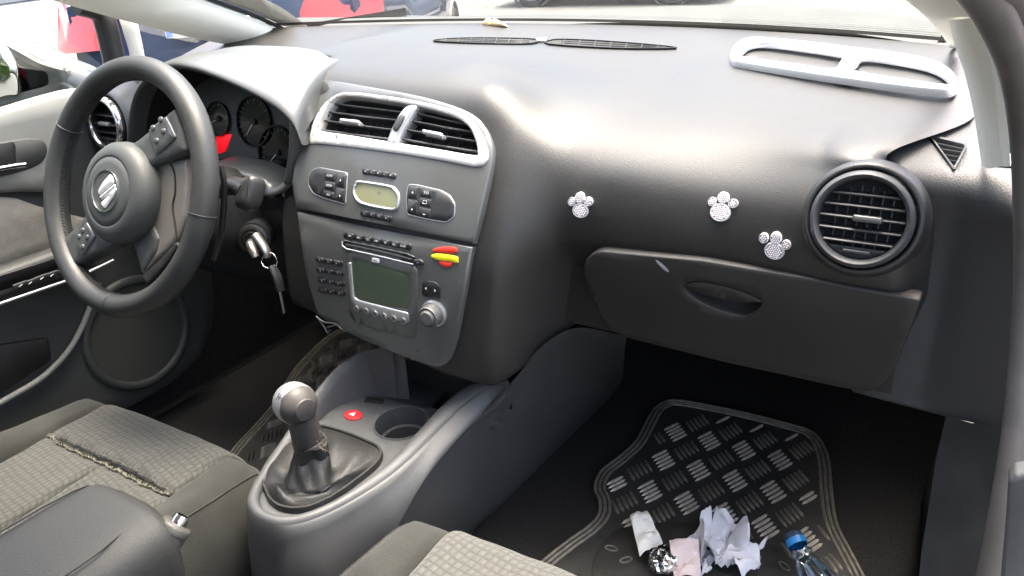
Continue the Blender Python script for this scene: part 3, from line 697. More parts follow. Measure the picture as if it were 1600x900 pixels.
# ---------------------------------------------------------------- climate controls
def tri_up(S, px, py, s, dirn, parent, m=None):
    F_ = tangent(S, px, py); k = s*(1 if dirn == 'up' else -1)
    mk('arrow_mark', [F_.pt(-s*.7, -k*.5, .0067), F_.pt(s*.7, -k*.5, .0067), F_.pt(0, k*.8, .0067)], [(0, 1, 2)], m or M['white'], parent, 0)
def mark(S, px, py, txt, size, parent, h=.0067, rot=0, m=None):
    return lettering('print', txt, size, tangent(S, px, py), h, m or M['white'], parent, rot=rot)
rimS = M['silver']
for side, P, cells in (('l', [(494, 266), (504, 264), (546, 272), (545, 282), (543, 319), (508, 309), (493, 302), (486, 290), (487, 274)], None),
                       ('r', [(641, 290), (655, 291), (690, 299), (705, 307), (713, 320), (712, 338), (700, 347), (670, 342), (640, 335), (638, 312)], None)):
    Q = [tuple(p) for p in rpoly(P, 4)]; uvq = pxs(SP, Q)
    pod = patch('button_pod', uvq, SP, M['btn'], DASH, h=.0058, t=.003, bev=.0012, res=.012)
    patch('pod_rim', offs(uvq, -.0012), SP, M['silver'], pod, h=.0050, t=.002, bev=.0004, holes=[offs(uvq, .0002)])
    if side == 'l':
        cellsP = [[(513, 269), (529, 272), (528, 284), (512, 281)], [(512, 284), (528, 287), (527, 299), (511, 295)], [(511, 298), (527, 302), (526, 312), (510, 307)], [(531, 273), (544, 275), (543, 294), (530, 291)], [(530, 294), (543, 297), (542, 316), (529, 313)]]
    else:
        cellsP = [[(642, 292), (657, 294), (656, 312), (641, 309)], [(641, 312), (656, 315), (655, 335), (640, 332)], [(661, 294), (679, 298), (678, 310), (660, 307)], [(660, 310), (678, 313), (677, 325), (659, 321)], [(659, 324), (677, 328), (676, 341), (658, 337)]]
    for c in cellsP: ppatch('button', c, SP, M['btn'], pod, r=2, h=.0066, t=.002, bev=.0005)
    if side == 'l':
        mark(SP, 520, 276, 'AUTO', .0042, pod); mark(SP, 519, 291, 'ECON', .0042, pod); mark(SP, 518, 305, 'A/C', .0042, pod)
        tri_up(SP, 537, 283, .0022, 'up', pod); tri_up(SP, 536, 307, .0022, 'dn', pod)
    else:
        tri_up(SP, 649, 302, .0022, 'up', pod); tri_up(SP, 648, 328, .0022, 'dn', pod)
        F_ = tangent(SP, 670, 302)
        for k in range(3):
            V, Fc = tube([F_.pt(-.003+.003*k+.0006*math.sin(t*.9), -.0024+.0008*t, .0068) for t in range(7)], .00028, 4); mk('icon', V, Fc, M['white'], pod, 0)
        F_ = tangent(SP, 668, 317); V, Fc = tube([F_.pt(a, b, .0068) for a, b in ((-.0028, -.002), (.0028, -.002), (.0028, .002), (-.0028, .002))], .0003, 4, closed=True); mk('icon', V, Fc, M['white'], pod, 0)
        F_ = tangent(SP, 667, 334); V, Fc = tube([F_.pt(-.002+.0012*t, -.0015-.0006*((t % 3)-1), .0068) for t in range(4)], .00032, 4); mk('icon', V, Fc, M['white'], pod, 0)
# strips of small keys above and below the display
def keystrip(P, n, marks, name='key_strip'):
    s = ppatch(name, P, SP, M['black'], DASH, r=6, h=.0052, t=.002, bev=.0012)
    (a, b, c, d) = [Vector(p) for p in P]
    for k in range(n):
        t0, t1 = .05+.9*k/n+.01, .05+.9*(k+1)/n-.01
        q = [a.lerp(b, t0), a.lerp(b, t1), d.lerp(c, t1), d.lerp(c, t0)]; ce = sum(q, Vector((0, 0)))/4
        ppatch('key', [tuple(ce+(x-ce)*.82) for x in q], SP, M['btn'], s, r=2.5, h=.0068, t=.002, bev=.0007)
        if marks and marks[k]: mark(SP, ce.x, ce.y, marks[k], .0045, s, h=.0071)
    return s
keystrip([(569, 263), (623, 272), (622, 282), (568, 273)], 5, ['<', '-', '=', '-', '>'])
keystrip([(567, 327), (617, 338), (615, 348), (565, 337)], 4, ['-', '*', '*', '+'])
# display
DI = [(566, 283), (612, 290), (622, 296), (628, 306), (627, 322), (620, 330), (600, 328), (570, 321), (559, 312), (555, 300), (558, 288)]
M['lcd'] = mat('lcd_olive', (.17, .175, .10), .25, emit=.05)
M['lcd2'] = mat('lcd_green', (.045, .062, .043), .22, spec=.4, emit=.03, var=.04)
uvd = pxs(SP, [tuple(p) for p in cr(DI, 3, True)]); inn = offs(uvd, .0042)
dd = patch('climate_display', uvd, SP, M['silver'], DASH, h=.0075, t=.005, bev=.0022, holes=[inn], ht=.006)
patch('screen', offs(inn, -.0005), SP, M['lcd'], dd, h=.0048, t=.001, bev=0, res=.006)
M['seg'] = mat('lcd_segment', (.05, .05, .035), .4)
lettering('print', 'on', .0055, tangent(SP, 596, 302), .0054, M['seg'], dd)
# ---------------------------------------------------------------- radio
RAD = ppatch('radio_bezel', [(549, 391), (573, 393), (640, 410), (655, 418), (656, 440), (655, 505), (650, 527), (615, 519), (560, 503), (549, 487), (547, 440)], SP, M['paint'], DASH, r=6, h=.0055, t=.002, bev=.001, res=.02, holes=[pxs(SP, [tuple(p) for p in rpoly([(556, 407), (560, 405), (641, 428), (642, 436), (641, 481), (560, 466)], 4)])], ht=.008)
ppatch('screen', rpoly([(555, 405), (560, 403), (642, 427), (643, 436), (642, 483), (559, 468)], 3), SP, M['lcd2'], RAD, h=.0050, t=.001, bev=0, res=.008)
# silver lip left and below the screen
lip = [(547, 409), (553, 408), (558, 463), (566, 467), (642, 486), (643, 499), (640, 502), (575, 485), (556, 476), (552, 466)]
ppatch('silver_lip', [tuple(p) for p in rpoly(lip, 4)], SP, M['silver'], RAD, h=.0072, t=.004, bev=.0016)
for px_, py_ in [(562, 479), (577, 483), (591, 487), (605, 491), (620, 494.5), (635, 498)]:
    F_ = tangent(SP, px_, py_)
    b_ = mk('preset_button', *lathe([(0, .0085), (.0026, .0083), (.0034, .0075), (.0034, .004)], F_, 14), M['paint'], RAD, 40)
    mk('button_rim', *lathe([(.0036, .006), (.0038, .0082), (.0048, .0080), (.0052, .006)], F_, 16), M['silver'], b_, 60)
mp = ppatch('disc_badge', [(586, 401), (597, 403), (597, 410), (585, 408)], SP, M['white'], RAD, r=2, h=.0064, t=.001, bev=.0002)
lettering('print', 'MP3', .0048, tangent(SP, 591, 405.5), .0069, M['black'], RAD, rot=-.03)
# disc slot
slot = ppatch('disc_slot', [(540, 376), (545, 375), (640, 395), (662, 405), (664, 411), (655, 414), (640, 411), (545, 389), (539, 383)], SP, M['void'], DASH, r=3, h=.0042, t=.001, bev=.0002)
V, Fc = tube([SP.pt(*SP.uv(*p), .006) for p in ((539, 376), (539.5, 383), (546, 388), (600, 400), (650, 412))], .0013, 8); mk('slot_lip', V, Fc, M['silver'], slot, 60)
V, Fc = tube([SP.pt(*SP.uv(*p), .005) for p in ((541, 375), (590, 385), (640, 396), (651, 401))], .0011, 8); mk('slot_lip', V, Fc, M['paint'], slot, 60)
V, Fc = tube([SP.pt(*SP.uv(*p), .0045) for p in ((545, 381.5), (600, 393), (648, 405))], .0019, 8); mk('slot_brush', V, Fc, M['slat'], slot, 60)
ej = ppatch('eject_button', [(649, 404), (661, 404), (666, 409), (664, 414), (651, 412)], SP, M['btn'], DASH, r=3, h=.0065, t=.003, bev=.001)
mark(SP, 657, 409, 'v', .004, ej)
keystrip([(540, 361), (647, 381), (646, 391), (539, 371)], 7, ['FM', 'AM', 'CD', 'MP', 'TP', 'SEL', 'AUD'], 'radio_key_strip')
for (x0, y0, x1, y1), mk_ in zip(((496, 399, 539, 407), (497, 415, 541, 423), (499, 431, 542, 439), (500, 446.5, 544, 453)), ((('1', '2', '3'), ('4', '5', '6'), ('7', '8', '9'), ('*', '0', '#')))):
    keystrip([(x0, y0), (x1, y1), (x1+.5, y1+8), (x0+.5, y0+8)], 3, mk_, 'keypad_row')
# rotary knob and its rocker
rk = ppatch('rocker_pad', [(663, 440), (669, 437), (684, 439), (691, 447), (690, 468), (662, 460)], SP, M['black'], DASH, r=5, h=.0056, t=.002, bev=.0008)
for px_, py_, d in ((669, 448.5, -1), (683.5, 452, 1)):
    F_ = tangent(SP, px_, py_); mk('arrow_mark', [F_.pt(-d*.0014, -.0022, .006), F_.pt(-d*.0014, .0022, .006), F_.pt(d*.0018, 0, .006)], [(0, 1, 2)], M['white'], rk, 0)
KF = tangent(SP, 682, 487)
KN = mk('volume_knob', *lathe([(.0195, .003), (.0195, .007), (.0175, .0085), (.0165, .009)], KF, 40), M['silver'], DASH, 40)
M['knob'] = mat('grey_knob_plastic', (.10, .10, .10), .4, grain=.3, gscale=1500)
V, Fc = lathe([(.0158, .006), (.0155, .022), (.0148, .0235), (.0135, .0235), (.0128, .0215), (.0124, .0225), (.009, .0262), (0, .0272)], KF, 48); mk('knob_cap', V, Fc, M['knob'], KN, 35)
for k in range(30):
    a = 2*math.pi*k/30; F2 = Plane(KF.pt(.0156*math.cos(a), .0156*math.sin(a), .014), KF.pt(math.cos(a), math.sin(a))-KF.o, KF.n)
    V, Fc = box_geo(F2, -.0005, .0005, -.0065, .0065, -.0003, .0004)
    if k == 0: rib0 = (V, Fc)
    else: rib0 = join(rib0, (V, Fc))
mk('knob_ribs', *rib0, M['knob'], KN, 0, kind='stuff')
# broken lower left corner of the panel
for P in ([(500, 491), (512, 500), (530, 503), (541, 512)], [(505, 497), (513, 508), (518, 517), (522, 512)], [(518, 508), (530, 505), (536, 503)]):
    mk('broken_edge', *tube(cr([SP.pt(*SP.uv(*p), .008) for p in P], 4), lambda t: .0016*(1-.5*t), 6), M['paint'], LP, 60)
# painted flag: three rough strokes of paint, a sticker of its own
FL = root('flag_sticker', SP.pt(*SP.uv(698, 400), .004), 'red and yellow brush-stroke flag sticker on the radio panel', 'sticker')
M['red'] = mat('flag_red', (.62, .035, .020), .45); M['yellow'] = mat('flag_yellow', (.72, .62, .015), .45)
ppatch('red_stripe', [tuple(p) for p in cr([(679, 391), (684, 387), (700, 385), (714, 386), (717, 390), (716, 394), (708, 395.5), (690, 394), (682, 393)], 3, True)], SP, M['red'], FL, h=.0056, t=.001, bev=.0004)
ppatch('yellow_stripe', [tuple(p) for p in cr([(677, 399), (682, 396), (698, 396.5), (717, 400), (719, 406), (718, 410), (706, 407.5), (690, 406), (681, 403)], 3, True)], SP, M['yellow'], FL, h=.0060, t=.001, bev=.0004)
ppatch('red_stripe', [tuple(p) for p in cr([(689, 407.5), (697, 407.5), (709, 409.5), (708, 414), (702, 417), (693, 414)], 3, True)], SP, M['red'], FL, h=.0054, t=.001, bev=.0004)
# ---------------------------------------------------------------- round vents
def round_vent(px, py, y, R, ring_mat, nrm, slats, knob, chromeR=0):
    F_ = Plane(onY(px, py, y), nrm)
    v = mk('round_air_vent', *lathe([(R*1.13, -.022), (R*1.13, -.004), (R*1.09, .002), (R*1.03, .0045), (R*.98, .003), (R*.94, -.002), (R*.93, -.008), (R*.91, -.026)], F_, 64), ring_mat, DASH, 60)
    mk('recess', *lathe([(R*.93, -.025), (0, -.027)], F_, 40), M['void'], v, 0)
    for t in slats:
        w = math.sqrt(max(.01, .92**2-t*t))*R; rows = []
        for k in range(9):
            u = lerp(-w, w, k/8)
            rows.append([F_.pt(u, t*R+a, b-.004) for a, b in ((-.0012, 0), (0, .0008), (.0012, 0), (.0035, -.014), (.0015, -.014))])
        V, Fc = grid(rows, closed_u=True); mk('slat', V, Fc, M['slat'], v, 30)
    for k in range(6):
        u = lerp(-.6, .6, k/5)*R; h_ = math.sqrt(.62-(u/R)**2)*R
        V, Fc = box_geo(F_, u-.0007, u+.0007, -h_, h_, -.022, -.018); mk('guide_vane', V, Fc, M['slat'], v, 0)
    a, b = knob
    o = rpoly([(a-.014, b-.0035), (a+.014, b-.0035), (a+.014, b+.0035), (a-.014, b+.0035)], .002)
    patch('tab', o, F_, M['silver'] if chromeR else M['paint'], v, h=.003, t=.008, bev=.0015)
    # thumb wheel plate at the foot of the vent
    yb = -.66*R; w = .62*R
    foot = [(-w, yb)]+[(x, -math.sqrt(max(0, (.91*R)**2-x*x))) for x in (lerp(-w, w, k/10) for k in range(11))]+[(w, yb)]
    f = patch('foot_plate', foot, F_, M['btn'], v, h=-.006, t=.006, bev=.0006)
    patch('thumb_wheel', rpoly([(-.30*R, -.80*R), (.32*R, -.80*R), (.30*R, -.72*R), (-.28*R, -.72*R)], .001), F_, M['slat'], f, h=-.003, t=.004, bev=.0006)
    if chromeR:
        mk('chrome_ring', *lathe([(R*1.13, -.001), (R*1.10, .005), (R*1.02, .0075), (R*.93, .006), (R*.90, .003)], F_, 64), M['chrome'], v, 60)
    return F_
M['vring'] = mat('vent_ring_plastic', (.050, .052, .055), .42, grain=.3, gscale=1300)
PV = round_vent(1345, 343, .016, .0442, M['vring'], (.02, -1, .30), (.56, .29, .02, -.26, -.54), (.006, .001))
round_vent(165, 195, .014, .0445, M['black'], (-.02, -1, .10), (.34, -.02, -.34, -.6), (-.006, .001), 1)
# soft rim around the passenger vent
V, Fc = lathe([(.0635, -.052), (.0610, -.022), (.0580, -.011), (.0555, -.0080), (.0530, -.0080), (.0513, -.011), (.051, -.02)], PV, 64); mk('vent_surround', V, Fc, M['dash'], DASH, 180)
F_ = Plane(onY(165, 195, .014), (-.02, -1, .1)); V, Fc = lathe([(.088, -.040), (.075, -.028), (.064, -.014), (.058, -.007), (.0545, -.0055), (.0513, -.008), (.051, -.02)], F_, 64); mk('vent_surround', V, Fc, M['paint'], DASH, 180)
# ---------------------------------------------------------------- glove box
def yglove(x, z): return .036 + .030*sm(.64, .47, z) + .35*max(0, .56-z)**2 + .0*x
SG = SurfY(yglove, .04)
GB = [(936, 390), (1100, 405), (1250, 430), (1440, 466), (1421, 520), (1395, 582), (1378, 604), (1350, 610), (1318, 604), (1130, 563), (985, 527), (948, 512), (928, 470), (914, 428), (916, 402)]
hand = [(1071, 447), (1078, 440), (1095, 438), (1130, 444), (1165, 455), (1190, 468), (1186, 480), (1165, 491), (1140, 488), (1105, 475), (1082, 461)]
hole = pxs(SG, [tuple(p) for p in cr(hand, 3, True)])
gl = ppatch('glovebox_lid', [tuple(p) for p in rpoly(GB, [22, 0, 0, 5, 20, 12, 12, 8, 8, 0, 8, 22, 20, 20, 14])], SG, M['lower'], DASH, h=.004, t=.02, bev=.0016, res=.014, holes=[hole], ht=.006)
# scooped handle: a dish behind the hole with the pull flap over its upper half
cx, cz = sum(p[0] for p in hole)/len(hole), sum(p[1] for p in hole)/len(hole)
rows = []
for k, (s_, d_) in enumerate(((1.03, 0), (.92, .010), (.75, .017), (.5, .021), (.2, .022))):
    rows.append([SG.pt(cx+(p[0]-cx)*s_, cz+(p[1]-cz)*s_, .0035-d_) for p in hole])
V, Fc = grid(rows, closed_u=True); Fc.append(tuple(4*len(hole)+i for i in range(len(hole)))); mk('handle_cup', V, Fc, M['lower'], gl, 80)
flap = [(1072, 447), (1079, 440.5), (1095, 438.5), (1130, 444.5), (1165, 455.5), (1190, 468), (1188, 471), (1150, 469), (1110, 462)]
ppatch('handle', [tuple(p) for p in cr(flap, 3, True)], SG, M['lower'], gl, h=.0035, t=.006, bev=.0014, res=.01)
SCR = mat('scuff', (.28, .28, .30), .7)
ppatch('scuff_mark', [tuple(p) for p in cr([(1026, 404), (1031, 406), (1040, 413), (1047, 421), (1044, 422), (1034, 414)], 2, True)], SG, SCR, gl, h=.0044, t=.0004, bev=0)
# lower lip behind the lid
V, Fc = grid([[Vector((x, yglove(x, z)+.030-.014*sm(.56, .50, z), z)) for x in (lerp(.24, .668, k/20) for k in range(21))] for z in (.62, .58, .54, .50, .485)]); mk('glovebox_frame', V, Fc, M['lower'], DASH, 180)
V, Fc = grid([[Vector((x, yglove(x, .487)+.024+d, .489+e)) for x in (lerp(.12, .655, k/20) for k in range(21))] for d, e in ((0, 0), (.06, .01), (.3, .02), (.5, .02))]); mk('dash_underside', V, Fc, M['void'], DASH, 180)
# word moulded into the pad
lettering('moulded_word', 'AIRBAG', .0105, tangent(SF, 940, 343), .0012, mat('worn_print', (.016, .016, .016), .6), DASH, rot=-.02)
# ---------------------------------------------------------------- instrument hood and cluster
HX = [-.585, -.565, -.53, -.48, -.42, -.364, -.316, -.269, -.230, -.193, -.172, -.160, -.153]
HZ = [.690, .735, .782, .816, .834, .832, .823, .811, .799, .784, .770, .756, .735]
CZ = [.705, .755, .800, .829, .841, .843, .843, .842, .840, .834, .825, .815, .77]
xs_ = [p.x for p in cr([(a, b) for a, b in zip(HX, HZ)], 6)]; zl_ = [p.y for p in cr([(a, b) for a, b in zip(HX, HZ)], 6)]; zc_ = [p.y for p in cr([(a, b) for a, b in zip(HX, CZ)], 6)]
rows = []
for x, zl, zc in zip(xs_, zl_, zc_):
    yb = .30
    ctrl = [Vector((x, .035, zl-.012)), Vector((x, .010, zl-.011)), Vector((x, .001, zl-.006)), Vector((x, .002, zl)), Vector((x, .014, lerp(zl, zc, .16)+.003)), Vector((x, .05, lerp(zl, zc, .62)+.004)), Vector((x, .10, zc)), Vector((x, .17, min(zc+.004, lerp(zc-.006, .822, sm(-.24, -.165, x))))), Vector((x, .30, .775))]
    for p in ctrl: p.x -= interp(p.y, [0, .05, .10, .17, .30], [0, .010, .020, .045, .10])*sm(-.34, -.16, x)
    rows.append(cr(ctrl, 4))
V, Fc = grid(rows); HOOD = mk('instrument_hood', V, Fc, M['paint'], DASH, 180)
# dark inside of the hood
rows = [[Vector((x, .034, zl-.011)), Vector((x*.97-.01, .10, zl-.03)), Vector((x*.95-.016, .125, zl-.035))] for x, zl in zip(xs_, zl_)]
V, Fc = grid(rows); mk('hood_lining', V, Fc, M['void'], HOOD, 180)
# right cheek and lower lip of the instrument opening
def ribbon(name, outer, inner, yo, yi, m, parent):
    A = cr([onY(px, py, yo) for px, py in outer], 6); B = cr([onY(px, py, yi) for px, py in inner], 6); rows = []
    for a, b in zip(A, B): rows.append([a+Vector((0, .02, 0)), a, a.lerp(b, .35)+Vector((0, -.004, 0)), a.lerp(b, .75)+Vector((0, -.004, 0)), b, b+Vector((0, .05, 0))])
    V, Fc = grid(rows); return mk(name, V, Fc, m, parent, 180)
ribbon('instrument_cheek', [(468, 188), (469, 215), (463, 255), (458, 300), (452, 320)], [(452, 190), (452, 212), (450, 245), (444, 280), (438, 292)], .012, .004, M['paint'], DASH)
ribbon('lower_lip', [(330, 262), (358, 268), (385, 278), (404, 292), (415, 308), (440, 300), (452, 290)], [(330, 255), (358, 259), (388, 266), (412, 277), (426, 289), (436, 289), (444, 282)], -.012, .0, M['paint'], DASH)
CL = Plane((-.36, .085, .72), (.0, -1, .22))
clus = ppatch('instrument_cluster', [(180, 130), (300, 110), (462, 150), (465, 250), (452, 300), (330, 300), (180, 300)], CL, M['hub'], DASH, r=8, h=0, t=.01, bev=.001)
def dial(px, py, R, needle, parent):
    u, v = CL.uv(px, py); F_ = Plane(CL.pt(u, v, 0), CL.n)
    d = mk('dial', *lathe([(R*1.04, .002), (R*1.02, .006), (R*.97, .006), (R*.95, .0015), (0, .0015)], F_, 40), M['glassblack'], parent, 60)
    for k in range(21):
        a = math.radians(225-270*k/20); l0 = .84 if k % 2 else .76
        V, Fc = box_geo(Plane(F_.pt(R*(l0+.92)/2*math.cos(a), R*(l0+.92)/2*math.sin(a), .002), F_.n, F_.pt(math.cos(a), math.sin(a))-F_.o), -.0004, .0004, -R*(.92-l0)/2, R*(.92-l0)/2, 0, .0004)
        mk('tick', V, Fc, M['tickm'], d, 0)
    a = math.radians(needle); V, Fc = tube([F_.pt(0, 0, .0035), F_.pt(R*.75*math.cos(a), R*.75*math.sin(a), .0035)], lambda t: .0011*(1-.6*t), 6); mk('needle', V, Fc, M['white'], d, 60)
    mk('needle_boss', *lathe([(0, .0055), (.005, .005), (.0055, .002)], F_, 16), M['black'], d, 60)
    return d
M['tickm'] = mat('dial_print', (.22, .23, .24), .5)
dial(399, 190, .041, 232, clus); dial(343, 186, .029, 205, clus); dial(436, 238, .043, 225, clus); dial(235, 190, .043, 225, clus)
M['redlcd'] = mat('lit_red_display', (.9, .005, .015), .4, emit=.10)
ppatch('warning_display', [(338, 209), (363, 210), (353, 236), (344, 240), (338, 240)], CL, M['redlcd'], clus, h=.001, t=.001, bev=.0003)
F_ = Plane(CL.pt(*CL.uv(372, 247), 0), CL.n); mk('reset_stalk', *tube([F_.pt(0, 0, 0), F_.pt(0, -.002, .02), F_.pt(-.002, -.004, .045)], lambda t: .0045-.002*t, 10), M['black'], clus, 60)
# face below the instruments and knee panel
rows = []
for x in (lerp(-.66, -.165, k/26) for k in range(27)):
    rows.append(cr([Vector((x, .02, .655-.02*sm(-.25, -.17, x))), Vector((x, .0, .625)), Vector((x, .005, .56)), Vector((x, .03, .48)), Vector((x, .08, .42)), Vector((x, .16, .41))], 4))
V, Fc = grid(rows); mk('knee_panel', V, Fc, M['black'], DASH, 180)
# left end of the dashboard beside the driver's vent
# ================================================================== steering column
SC = root('steering_column', (-.331, .0, .60), 'black steering column cowl with wiper stalk and ignition lock', 'steering column')
n_ = Vector((0, -math.cos(.397), math.sin(.397)))
WH = Plane((-.331, -.177, .691), n_)
rows = []
for t, w, hh in ((-.045, .040, .040), (-.06, .052, .050), (-.10, .060, .058), (-.16, .064, .066), (-.22, .064, .068)):
    rows.append([WH.pt(w*(abs(math.cos(a))**.6)*math.copysign(1, math.cos(a)), -.012+hh*(abs(math.sin(a))**.6)*math.copysign(1, math.sin(a)), t) for a in (2*math.pi*k/32 for k in range(32))])
V, Fc = grid(rows, closed_u=True); Fc.append(tuple(range(32))); mk('cowl', V, Fc, M['lower'], SC, 180)
def surf_blob(name, c, axes, m, parent, e=.5, seg=24):
    """rounded box: centre, three half-axis vectors"""
    rows = []; f = lambda v: math.copysign(abs(v)**e, v)
    for i in range(13):
        ph = -math.pi/2+math.pi*i/12
        rows.append([c+axes[0]*(f(math.cos(ph))*f(math.cos(th)))+axes[1]*(f(math.cos(ph))*f(math.sin(th)))+axes[2]*f(math.sin(ph)) for th in (2*math.pi*k/seg for k in range(seg))])
    V, Fc = grid(rows, closed_u=True); return mk(name, V, Fc, m, parent, 180)
tip = onY(391, 300, -.10)
M['stalk'] = mat('stalk_plastic', (.022, .021, .020), .35, var=.1, vscale=40)
mk('wiper_stalk', *tube(cr([WH.pt(.05, .0, -.09), tip+Vector((-.05, .01, .0)), tip+Vector((-.004, .0, .0))], 5), lambda t: .010+.006*t, 14), M['stalk'], SC, 60)
ax = (tip-WH.pt(.05, 0, -.09)).normalized()
surf_blob('stalk_head', tip+Vector((0, 0, -.002)), (ax*.016, Vector((0, .6, 1)).normalized()*.024, ax.cross(Vector((0, .6, 1)).normalized())*.016), M['stalk'], SC, .55)
mk('stalk_ring', *tube([tip+ax*.012+Vector((0, -.006, .022)), tip+ax*.012+Vector((0, -.014, -.002)), tip+ax*.012+Vector((0, -.010, -.02))], .0011, 6), M['paint'], SC, 60)
# indicator stalk on the far side
t2 = onY(150, 255, -.09); mk('indicator_stalk', *tube(cr([WH.pt(-.05, .0, -.09), t2.lerp(WH.pt(-.05, 0, -.09), .3), t2], 5), lambda t: .007+.004*t, 12), M['stalk'], SC, 60)
# paddle-like rear shroud that shows past the rim
mk('rear_shroud', *tube(cr([onY(px, py, -.12) for px, py in ((344, 258), (350, 285), (349, 330), (344, 375), (335, 405))], 5), .0045, 8), M['stalk'], SC, 60)
# ignition lock
IG = Plane(onY(393, 376, -.045), (.55, -.80, .05))
mk('lock_housing', *tube([IG.pt(0, 0, -.09), IG.pt(0, 0, -.012)], .026, 24), M['lower'], SC, 50)
mk('lock_ring', *lathe([(.024, -.014), (.024, -.006), (.020, -.003), (.0165, -.003), (.0150, -.006), (.0135, -.0015), (.0115, -.0015), (.010, -.004), (0, -.004)], IG, 36), M['stalk'], SC, 40)
# ================================================================== steering wheel
SW = root('steering_wheel', WH.o, 'black leather steering wheel with round hub badge, turned to the left', 'steering wheel')
RR, rr_ = .170, .0178
def rimsec(a, k):
    b = 2*math.pi*k/18; return WH.pt((RR+rr_*.95*math.cos(b))*math.cos(a), (RR+rr_*.95*math.cos(b))*math.sin(a), rr_*math.sin(b))
rows = []
for i in range(144):
    a = 2*math.pi*i/144; rows.append([rimsec(a, k) for k in range(18)])
V, Fc = grid(rows, closed_u=True, closed_v=True); RIM = mk('rim', V, Fc, M['leather'], SW, 180)
def wuv(px, py, h=0): return Plane(WH.pt(0, 0, h), WH.n).uv(px, py)
for px, py in ((317, 336), (178, 480), (100, 190)):       # stitched joints across the leather
    u, v = wuv(px, py); a = math.atan2(v, u); V, Fc = tube([WH.pt((RR+(rr_*.95+.0004)*math.cos(b))*math.cos(a), (RR+(rr_*.95+.0004)*math.cos(b))*math.sin(a), (rr_+.0004)*math.sin(b)) for b in (2*math.pi*k/20 for k in range(20))], .0010, 6, closed=True); mk('leather_joint', V, Fc, M['leather'], RIM, 60)
# lacing on the worn inner edge
V, Fc = [], []
for i in range(200):
    a = 2*math.pi*i/200+.004*random.random(); p0 = WH.pt((RR-rr_*.93)*math.cos(a), (RR-rr_*.93)*math.sin(a), rr_*.28); p1 = WH.pt((RR-rr_*.93)*math.cos(a+.018), (RR-rr_*.93)*math.sin(a+.018), -rr_*.28)
    v_, f_ = tube([p0, p1], .00075, 4); V, Fc = join((V, Fc), (v_, f_)) if V else (v_, f_)
mk('lacing', V, Fc, M['black'], RIM, 0, kind='stuff')
# hub cover
HUBC = wuv(184, 300, .012); HF = Plane(WH.pt(HUBC[0]*.6, HUBC[1]*.6-.004, 0), WH.n)
hub = mk('hub_cover', *lathe([(.064, -.03), (.072, -.012), (.0735, .004), (.071, .016), (.064, .024), (.052, .0275), (.0497, .0270), (.0490, .0262), (.0483, .0272), (.040, .0292), (.0298, .0302)], HF, 64), M['hub'], SW, 180)
E_ = mk('badge_disc', *lathe([(.0300, .0300), (.0298, .0306), (0, .0308)], HF, 40), M['hub'], hub, 60)
mk('badge_ring', *lathe([(.0300, .0300), (.0298, .0318), (.0284, .0318), (.0280, .0300)], HF, 48), M['chrome'], hub, 60)
# the slanted double-blade letter emblem
M['emb'] = mat('emblem_chrome', (.86, .87, .87), .30, metal=.35)
HE = Plane(HF.pt(0, 0, .031), HF.n)
for P in ([(565, 262), (584, 292), (592, 326), (480, 424), (473, 402), (480, 374), (515, 318)], [(484, 436), (598, 338), (606, 352), (492, 450)], [(493, 463), (606, 364), (612, 380), (605, 404), (588, 436), (520, 527), (503, 508), (496, 484), (550, 432), (540, 428)]):
    ppatch('emblem', [tuple(p) for p in rpoly([(x/5+60, y/5+220) for x, y in P], 1.2)], HE, M['emb'], hub, h=.0016, t=.003, bev=.0005)
# spokes as they run from the hub to the rim
def spoke(name, P, h, m, t=.012, bev=.004, r=6, parent=SW, hf=None):
    S_ = Plane(WH.pt(0, 0, h), WH.n); return patch(name, [S_.uv(*p) for p in rpoly(P, r)], S_, m, parent, h=0, t=t, bev=bev, res=.012, hf=hf)
SPK1 = spoke('spoke', [(178, 240), (214, 218), (234, 202), (259, 178), (271, 168), (284, 205), (290, 236), (268, 246), (238, 258), (215, 268)], .006, M['hub'], t=.02)
b1 = spoke('button_panel', [(231, 203), (258, 181), (266, 196), (274, 214), (262, 228), (244, 242), (236, 224)], .0085, M['paint'], t=.006, bev=.0014, r=3)
SPK2 = spoke('spoke', [(160, 340), (190, 372), (160, 392), (132, 404), (106, 420), (96, 395), (98, 372), (118, 352), (136, 330)], .006, M['hub'], t=.02)
b2 = spoke('button_panel', [(134, 346), (148, 370), (139, 384), (127, 402), (119, 388), (117, 374), (127, 358)], .0085, M['paint'], t=.006, bev=.0014, r=3)
for b_, pts in ((b1, ((239, 200), (251, 187), (255.5, 205), (244.5, 220))), (b2, ((129, 360), (123, 370), (136, 371), (129, 386)))):
    for px, py in pts:
        u, v = wuv(px, py, .0085); F_ = Plane(WH.pt(u, v, .0085), WH.n); mk('button', *lathe([(0, .0016), (.003, .0015), (.0046, .0008), (.0050, -.001)], F_, 16, 1, .9), M['paint'], b_, 60)
M['spoke'] = mat('satin_spoke', (.19, .175, .155), .36, metal=.4, bump2=.03, b2scale=30, var=.08, vscale=10)
wide = spoke('lower_spoke', [(214, 262), (252, 252), (294, 246), (296, 290), (292, 340), (278, 376), (240, 410), (221, 430), (209, 384), (200, 360)], -.006, M['spoke'], t=.016, bev=.003)
V, Fc = tube(cr([WH.pt(*wuv(px, py, -.0055), -.0052) for px, py in ((267, 256), (273, 272), (274, 300), (270, 322), (274, 350), (277, 374))], 4), .0013, 6); mk('gap', V, Fc, M['void'], wide, 60)
spoke('spoke_slot', [(221, 430), (246, 408), (266, 386), (274, 377), (280, 384), (262, 410), (238, 438), (228, 446)], -.003, M['void'], t=.02, bev=.002, r=3)
spoke('spoke_trim', [(206, 378), (238, 352), (247, 372), (243, 392), (222, 424), (214, 404)], -.003, M['hub'], t=.012, bev=.003, r=4)
